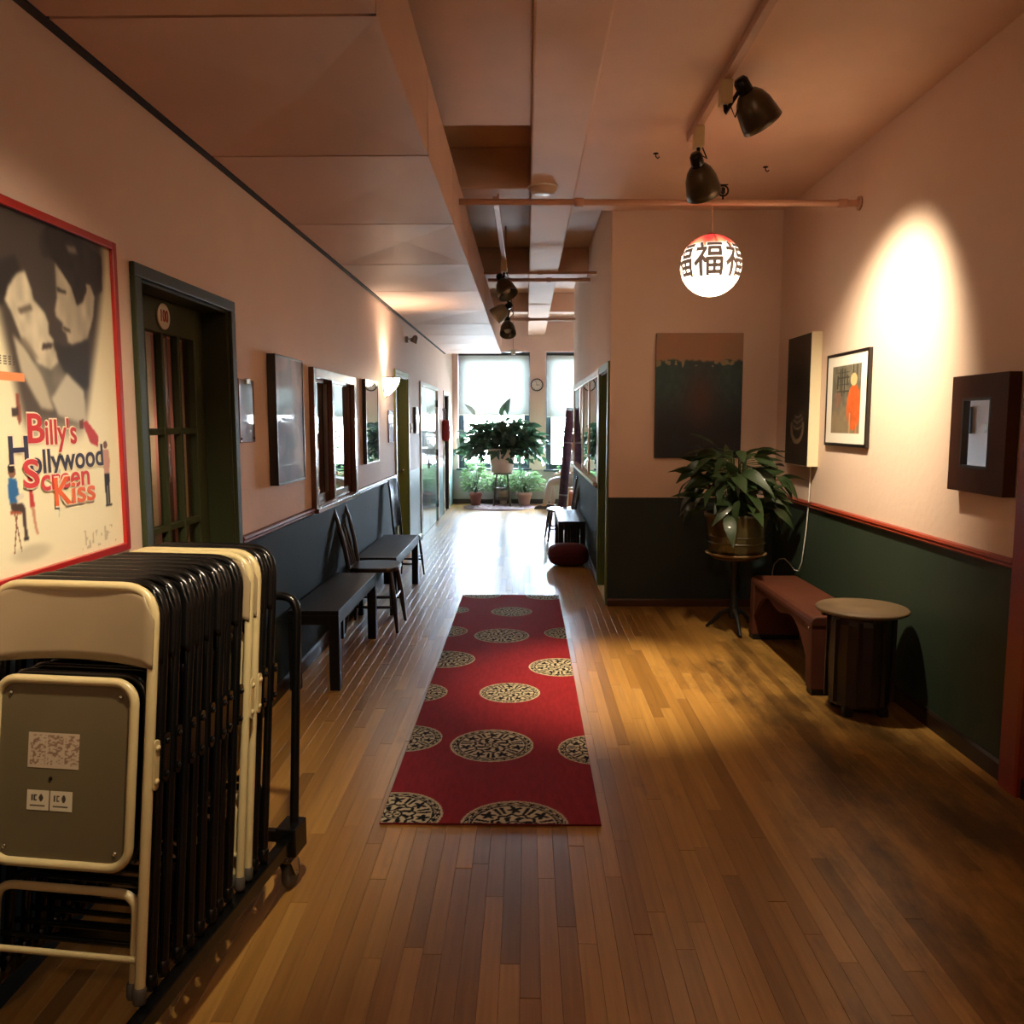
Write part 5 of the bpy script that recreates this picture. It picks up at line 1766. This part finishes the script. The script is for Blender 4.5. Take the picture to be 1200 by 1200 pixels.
mr_ = thing('framed_mirror', 'small mirror in a wide dark wood frame on the right wall', 'mirror', (XR, 3.865, 1.25))
my0, my1, mz0, mz1, md = 3.60, 4.07, 1.255, 1.792, 0.055
oy0, oy1, oz0, oz1 = 3.735, 3.965, 1.372, 1.682
f = MB()
xx = XR - md
f.box((xx, my0, mz0), (XR - 0.001, oy0, mz1)); f.box((xx, oy1, mz0), (XR - 0.001, my1, mz1))
f.box((xx, oy0, mz0), (XR - 0.001, oy1, oz0)); f.box((xx, oy0, oz1), (XR - 0.001, oy1, mz1))
f.build('frame', mat('mirror_frame_wood', (70, 40, 26), 0.55, vary=0.12, scale=6, spec=0.2), mr_, world=True)
f = MB()
f.box((xx - 0.001, oy0 - 0.006, oz0 - 0.006), (XR - 0.034, oy0 + 0.006, oz1 + 0.006)); f.box((xx - 0.001, oy1 - 0.006, oz0 - 0.006), (XR - 0.034, oy1 + 0.006, oz1 + 0.006))
f.box((xx - 0.001, oy0, oz0 - 0.006), (XR - 0.034, oy1, oz0 + 0.006)); f.box((xx - 0.001, oy0, oz1 - 0.006), (XR - 0.034, oy1, oz1 + 0.006))
f.build('inner_lip', mat('dark_lip', (30, 20, 16), 0.4), mr_, world=True)
MB().box((XR - 0.040, oy0, oz0), (XR - 0.036, oy1, oz1)).build('mirror_glass', MIRROR, mr_, world=True)

# ---------------------------------------------------------------- ceiling: pipes, lantern, lamps
PIPE = mat('painted_pipe', (196, 152, 128), 0.4, vary=0.05)
def pipe(label, pts, r, couplings=(), ends=()):
    t = thing('ceiling_pipe', label, 'pipe', pts[0])
    MB().tube(pts, r, 12).build('tube', PIPE, t, world=True)
    d = (Vector(pts[-1]) - Vector(pts[0])).normalized()
    q = d.to_track_quat('Z', 'Y').to_matrix().to_4x4()
    for f_ in couplings:
        p = Vector(pts[0]).lerp(Vector(pts[-1]), f_)
        MB().lathe([(r, -0.03), (r * 1.35, -0.026), (r * 1.35, 0.026), (r, 0.03)], 14, M=Matrix.Translation(p) @ q).build('coupling', PIPE, t, world=True)
    for f_ in ends:
        p = Vector(pts[0]).lerp(Vector(pts[-1]), f_)
        MB().lathe([(r, -0.012), (r * 2.2, -0.010), (r * 2.2, 0.0), (r, 0.002)], 18, M=Matrix.Translation(p) @ q).build('flange', PIPE, t, world=True)
    return t


pipe('salmon pipe crossing above the red lantern', [(-0.43, 5.45, 2.965), (XR, 5.45, 2.945)], 0.020, (0.3, 0.955), (0.998,))
DP = mat('dark_pipe', (104, 72, 58), 0.45)
p_ = pipe('dark thin pipe crossing the middle of the corridor ceiling', [(-0.43, 8.55, 3.06), (XC, 8.55, 3.06)], 0.014, (0.5,))
p_ = pipe('pale pipe just beyond the dark thin one', [(-0.43, 9.45, 3.14), (XC, 9.45, 3.14)], 0.020, (0.6,))
pipe('farthest corridor ceiling pipe before the windows', [(-0.43, 12.2, 3.04), (XC, 12.2, 3.04)], 0.022, (0.4,))
ph_ = thing('pipe_hanger', 'small black ring hanger on the pipe beside the spotlight', 'hanger', (1.235, 5.45, 2.97))
MB().tube([(0.032 * math.cos(2 * PI * k / 16), 0, 0.055 + 0.032 * math.sin(2 * PI * k / 16)) for k in range(16)], 0.006, 6, closed=True).build('ring', BLACKM, ph_)
MB().tube([(0, 0, 0), (0, 0, 0.03)], 0.006, 6).lathe([(0, 0.03), (0.014, 0.04), (0.014, 0.07), (0, 0.08)], 10).build('nozzle', BLACKM, ph_)
MB().box((-0.03, -0.006, 0.088), (0.03, 0.006, 0.094)).build('plate', BLACKM, ph_)

# lantern
ln_ = thing('paper_lantern', 'glowing round red-and-white lantern painted with a Chinese character', 'lantern', (1.17, 5.45, 2.565))
RL = 0.192
vs = []; fs = []; cols = []
nu_, nv_ = 64, 40
for j in range(nv_ + 1):
    b = -PI / 2 + PI * j / nv_
    for i in range(nu_):
        a = 2 * PI * i / nu_
        vs.append((RL * math.cos(b) * math.cos(a), RL * math.cos(b) * math.sin(a), RL * math.sin(b)))
        h = math.sin(b) + 0.10 * math.sin(a * 6 + .5)
        t = min(1, max(0, (h - 0.22) / 0.66)); t = t * t * (3 - 2 * t)
        cA, cB, cC = (1.0, .84, .60), (.30, .09, .04), (.14, .010, .008)
        c = tuple(cA[q] * (1 - 2 * t) + cB[q] * 2 * t for q in range(3)) if t < .5 else tuple(cB[q] * (2 - 2 * t) + cC[q] * (2 * t - 1) for q in range(3))
        seam = abs(((a / (2 * PI) * 12) % 1) - .5) > .485 and h > .15
        cols.append((c[0] * .5, c[1] * .35, c[2] * .3, 1) if seam else (*c, 1))
for j in range(nv_):
    for i in range(nu_):
        i2 = (i + 1) % nu_
        fs.append((j * nu_ + i, j * nu_ + i2, (j + 1) * nu_ + i2, (j + 1) * nu_ + i))
shd = MB().add(vs, fs, 0, True).build('shade', attr_mat('lantern_paper', 0.6, emit=6.0), ln_, recalc=False)
ca = shd.data.color_attributes.new('col', 'FLOAT_COLOR', 'POINT')
ca.data.foreach_set('color', [x for c in cols for x in c])
INK = mat('lantern_ink', (96, 74, 60), 0.6, emit=(120, 96, 80), estr=0.55)
HALO = mat('lantern_ink_edge', (255, 246, 226), 0.6, emit=(255, 246, 226), estr=1.5)


def wrap_text(az, off, r, m, nm):
    cu = bpy.data.curves.new('glyph', 'FONT'); cu.body = '\u798f'; cu.size = 0.235; cu.align_x = 'CENTER'; cu.align_y = 'CENTER'; cu.offset = off
    cu.resolution_u = 3
    t = bpy.data.objects.new('glyph', cu); COL.objects.link(t)
    bpy.context.view_layer.update()
    me = bpy.data.meshes.new_from_object(t.evaluated_get(bpy.context.evaluated_depsgraph_get()))
    bpy.data.objects.remove(t)
    bm = bmesh.new(); bm.from_mesh(me)
    bmesh.ops.triangulate(bm, faces=bm.faces)
    for _ in range(2):
        long = [e for e in bm.edges if e.calc_length() > 0.03]
        if long: bmesh.ops.subdivide_edges(bm, edges=long, cuts=2)
        bmesh.ops.triangulate(bm, faces=bm.faces)
    cxm = sum(v.co.x for v in bm.verts) / len(bm.verts); czm = (max(v.co.y for v in bm.verts) + min(v.co.y for v in bm.verts)) / 2
    for v in bm.verts:
        x = (v.co.x - cxm) * .82; z = v.co.y - czm + 0.022
        b = z / RL; a = az + x / RL
        v.co = (r * math.cos(b) * math.cos(a), r * math.cos(b) * math.sin(a), r * math.sin(b))
    bm.to_mesh(me); bm.free()
    me.materials.clear(); me.materials.append(m)
    o = bpy.data.objects.new(nm, me); COL.objects.link(o); o.parent = shd
    return o


for k in range(6):
    az = R(-90 - 14 + 60 * k)
    wrap_text(az, 0.008, RL + 0.0008, HALO, 'character_outline')
    wrap_text(az, 0.0042, RL + 0.0018, INK, 'character')
MB().tube([(0, 0, RL - 0.002), (0, 0, 0.375)], 0.004, 8).build('cord', mat('lantern_cord', (190, 150, 120), 0.6), ln_)
MB().lathe([(0.03, RL - 0.010), (0.03, RL + 0.004), (0.006, RL + 0.012)], 16).build('cap', mat('lantern_cap', (150, 30, 26), 0.5), ln_)

# track spotlights
SPM = mat('bronze_spot', (74, 64, 46), 0.30, metal=0.5)
BULB = mat('lit_bulb', (255, 240, 214), 0.4, emit=(255, 226, 180), estr=8.0)


def spotlight(label, head, target, top, scale=1.0, shade=SPM, lit=True, group='ceiling spotlights'):
    """head: centre of the bell; top: where its block meets the track above"""
    t = thing('spotlight', label, 'lamp', top, group=group)
    H = Vector(head); d = (Vector(target) - H).normalized()
    q = d.to_track_quat('Z', 'Y').to_matrix().to_4x4()
    s_ = scale
    M = Matrix.Translation(H) @ q
    prof = [(0.030 * s_, -0.085 * s_), (0.045 * s_, -0.08 * s_), (0.066 * s_, -0.055 * s_), (0.084 * s_, -0.012 * s_), (0.094 * s_, 0.05 * s_), (0.098 * s_, 0.085 * s_), (0.094 * s_, 0.085 * s_), (0.078 * s_, 0.0), (0.05 * s_, -0.05 * s_), (0, -0.065 * s_)]
    MB().lathe(prof, 30, M=M).build('bell_shade', shade, t, world=True)
    nk = H - d * 0.12 * s_
    MB().lathe([(0, -0.155 * s_), (0.024 * s_, -0.155 * s_), (0.034 * s_, -0.14 * s_), (0.036 * s_, -0.08 * s_), (0.03 * s_, -0.07 * s_)], 18, M=M).build('neck', BLACKM, t, world=True)
    MB().lathe([(0, -0.03 * s_), (0.035 * s_, -0.01 * s_), (0.046 * s_, 0.025 * s_), (0.035 * s_, 0.05 * s_), (0, 0.056 * s_)], 18, M=M).build('bulb', BULB if lit else mat('unlit_bulb', (220, 214, 200), 0.3), t, world=True)
    T = Vector(top)
    MB().box((T.x - 0.028, T.y - 0.04, T.z - 0.11), (T.x + 0.028, T.y + 0.04, T.z)).build('mount_block', mat('cream_block', (206, 184, 140), 0.5), t, world=True, bevel=0.004)
    MB().tube([T - Vector((0, 0, 0.10)), T - Vector((0.0, 0, 0.15)), nk], 0.011, 8).build('arm', BLACKM, t, world=True)
    MB().tube([T + Vector((0.02, 0, -0.10)), T + Vector((0.05, 0, -0.17)), nk + Vector((0.03, 0, 0.02)), nk], 0.004, 6).build('cord', BLACKM, t, world=True)
    return t


TRK = mat('track_paint', (200, 160, 136), 0.4)
tr = thing('light_track', 'ceiling track carrying the two spotlights near the red lantern', 'track', (1.02, 4.3, 3.26))
MB().box((0.965, 3.3, 3.255), (1.005, 5.25, 3.299)).build('rail', TRK, tr, world=True, bevel=0.003)
spotlight('bronze spotlight hanging above and left of the red lantern', (1.005, 5.0, 2.965), (1.16, 5.26, 2.62), (0.985, 5.0, 3.255), 1.05)
spotlight('spotlight at the top of the view aimed at the right wall', (1.13, 4.35, 3.13), (2.1, 5.0, 1.95), (0.985, 4.35, 3.255), 1.05)
spot_light('floor_spot_light', (1.045, 5.07, 2.845), (0.62, 4.95, 0), 440, 46, 0.95, WARM, 0.05)
spot_light('wall_spot_light', (1.215, 4.41, 3.02), (2.1, 4.97, 1.62), 380, 78, 1.0, (1.0, 0.82, 0.56), 0.06)

tr2 = thing('light_track', 'conduit and track running along the corridor ceiling beside the duct', 'track', (-0.21, 8.5, 3.1))
MB().box((-0.235, 5.9, 3.08), (-0.195, 11.2, 3.115)).build('rail', TRK, tr2, world=True, bevel=0.003)
for y in (6.4, 8.7, 11.0):
    MB().tube([(-0.215, y, 3.115), (-0.215, y, 3.55 if y != 6.4 else 3.262)], 0.008, 8).build('hanger_rod', TRK, tr2, world=True)
spotlight('dark bell spotlight first along the corridor track', (-0.205, 8.0, 2.83), (-0.05, 7.85, 2.5), (-0.215, 8.0, 3.08), 1.0, lit=False)
spotlight('tan spotlight in the middle of the corridor track', (-0.29, 9.5, 2.80), (-0.7, 9.6, 2.5), (-0.215, 9.5, 3.08), 1.0, mat('tan_spot', (150, 132, 104), 0.4), lit=False)
spotlight('dark round spotlight last along the corridor track', (-0.235, 10.5, 2.73), (-0.22, 10.3, 2.4), (-0.215, 10.5, 3.08), 1.05, lit=False)
pd = thing('pendant_lamp', 'small white pendant lamp hanging before the wide far window', 'lamp', (-0.20, 12.6, 2.62))
MB().tube([(0, 0, 0.02), (0, 0, 0.93)], 0.006, 6).build('cord', TRK, pd)
MB().lathe([(0, 0.035), (0.05, 0.03), (0.13, 0.0), (0.135, -0.012), (0.12, -0.010), (0, 0.012)], 28).build('shade', WHITE, pd)
MB().lathe([(0, -0.055), (0.03, -0.045), (0.04, -0.015), (0.02, 0.012)], 16).build('bulb', mat('unlit_bulb', (220, 214, 200), 0.3), pd)

sd = thing('smoke_detector', 'pale round smoke detector on the long ceiling beam', 'detector', (0.11, 6.0, 3.20))
MB().lathe([(0.10, 0.0), (0.10, -0.012), (0.075, -0.04), (0.05, -0.048), (0, -0.05)], 28).build('housing', mat('aged_white', (206, 180, 156), 0.35), sd)
MB().lathe([(0.108, 0.0), (0.108, -0.006), (0.10, -0.008)], 28).build('base_ring', WHITE, sd)
for x, y in ((0.83, 5.6), (1.62, 5.9)):
    hk = thing('ceiling_hook', 'small dark hook in the salmon ceiling ' + ('left of the near spotlight' if x < 1 else 'right of the near spotlight'), 'hook', (x, y, 3.30), group='ceiling hooks')
    MB().lathe([(0.018, 0), (0.018, -0.004), (0, -0.006)], 12).build('plate', BLACKM, hk)
    MB().tube([(0, 0, -0.004), (0, 0, -0.02), (0.012, 0, -0.032), (0.024, 0, -0.022)], 0.004, 6).build('hook', BLACKM, hk)

# lamp out of view to the left: the spot that lights the poster and the chair tops
tr3 = thing('light_track', 'short ceiling track above the viewer by the poster', 'track', (-0.2, 1.6, 3.2))
MB().box((-0.22, 0.9, 3.155), (-0.18, 2.3, 3.20)).tube([(-0.2, 1.0, 3.2), (-0.2, 1.0, 3.55)], 0.01).tube([(-0.2, 2.2, 3.2), (-0.2, 2.2, 3.55)], 0.01).build('rail', TRK, tr3, world=True)
spotlight('spotlight above the viewer aimed at the poster', (-0.26, 1.5, 2.88), (-1.42, 2.4, 1.3), (-0.2, 1.5, 3.155))
spot_light('poster_spot_light', (-0.36, 1.58, 2.80), (-1.42, 2.48, 1.15), 230, 68, 1.0, (1.0, 0.80, 0.54), 0.05)
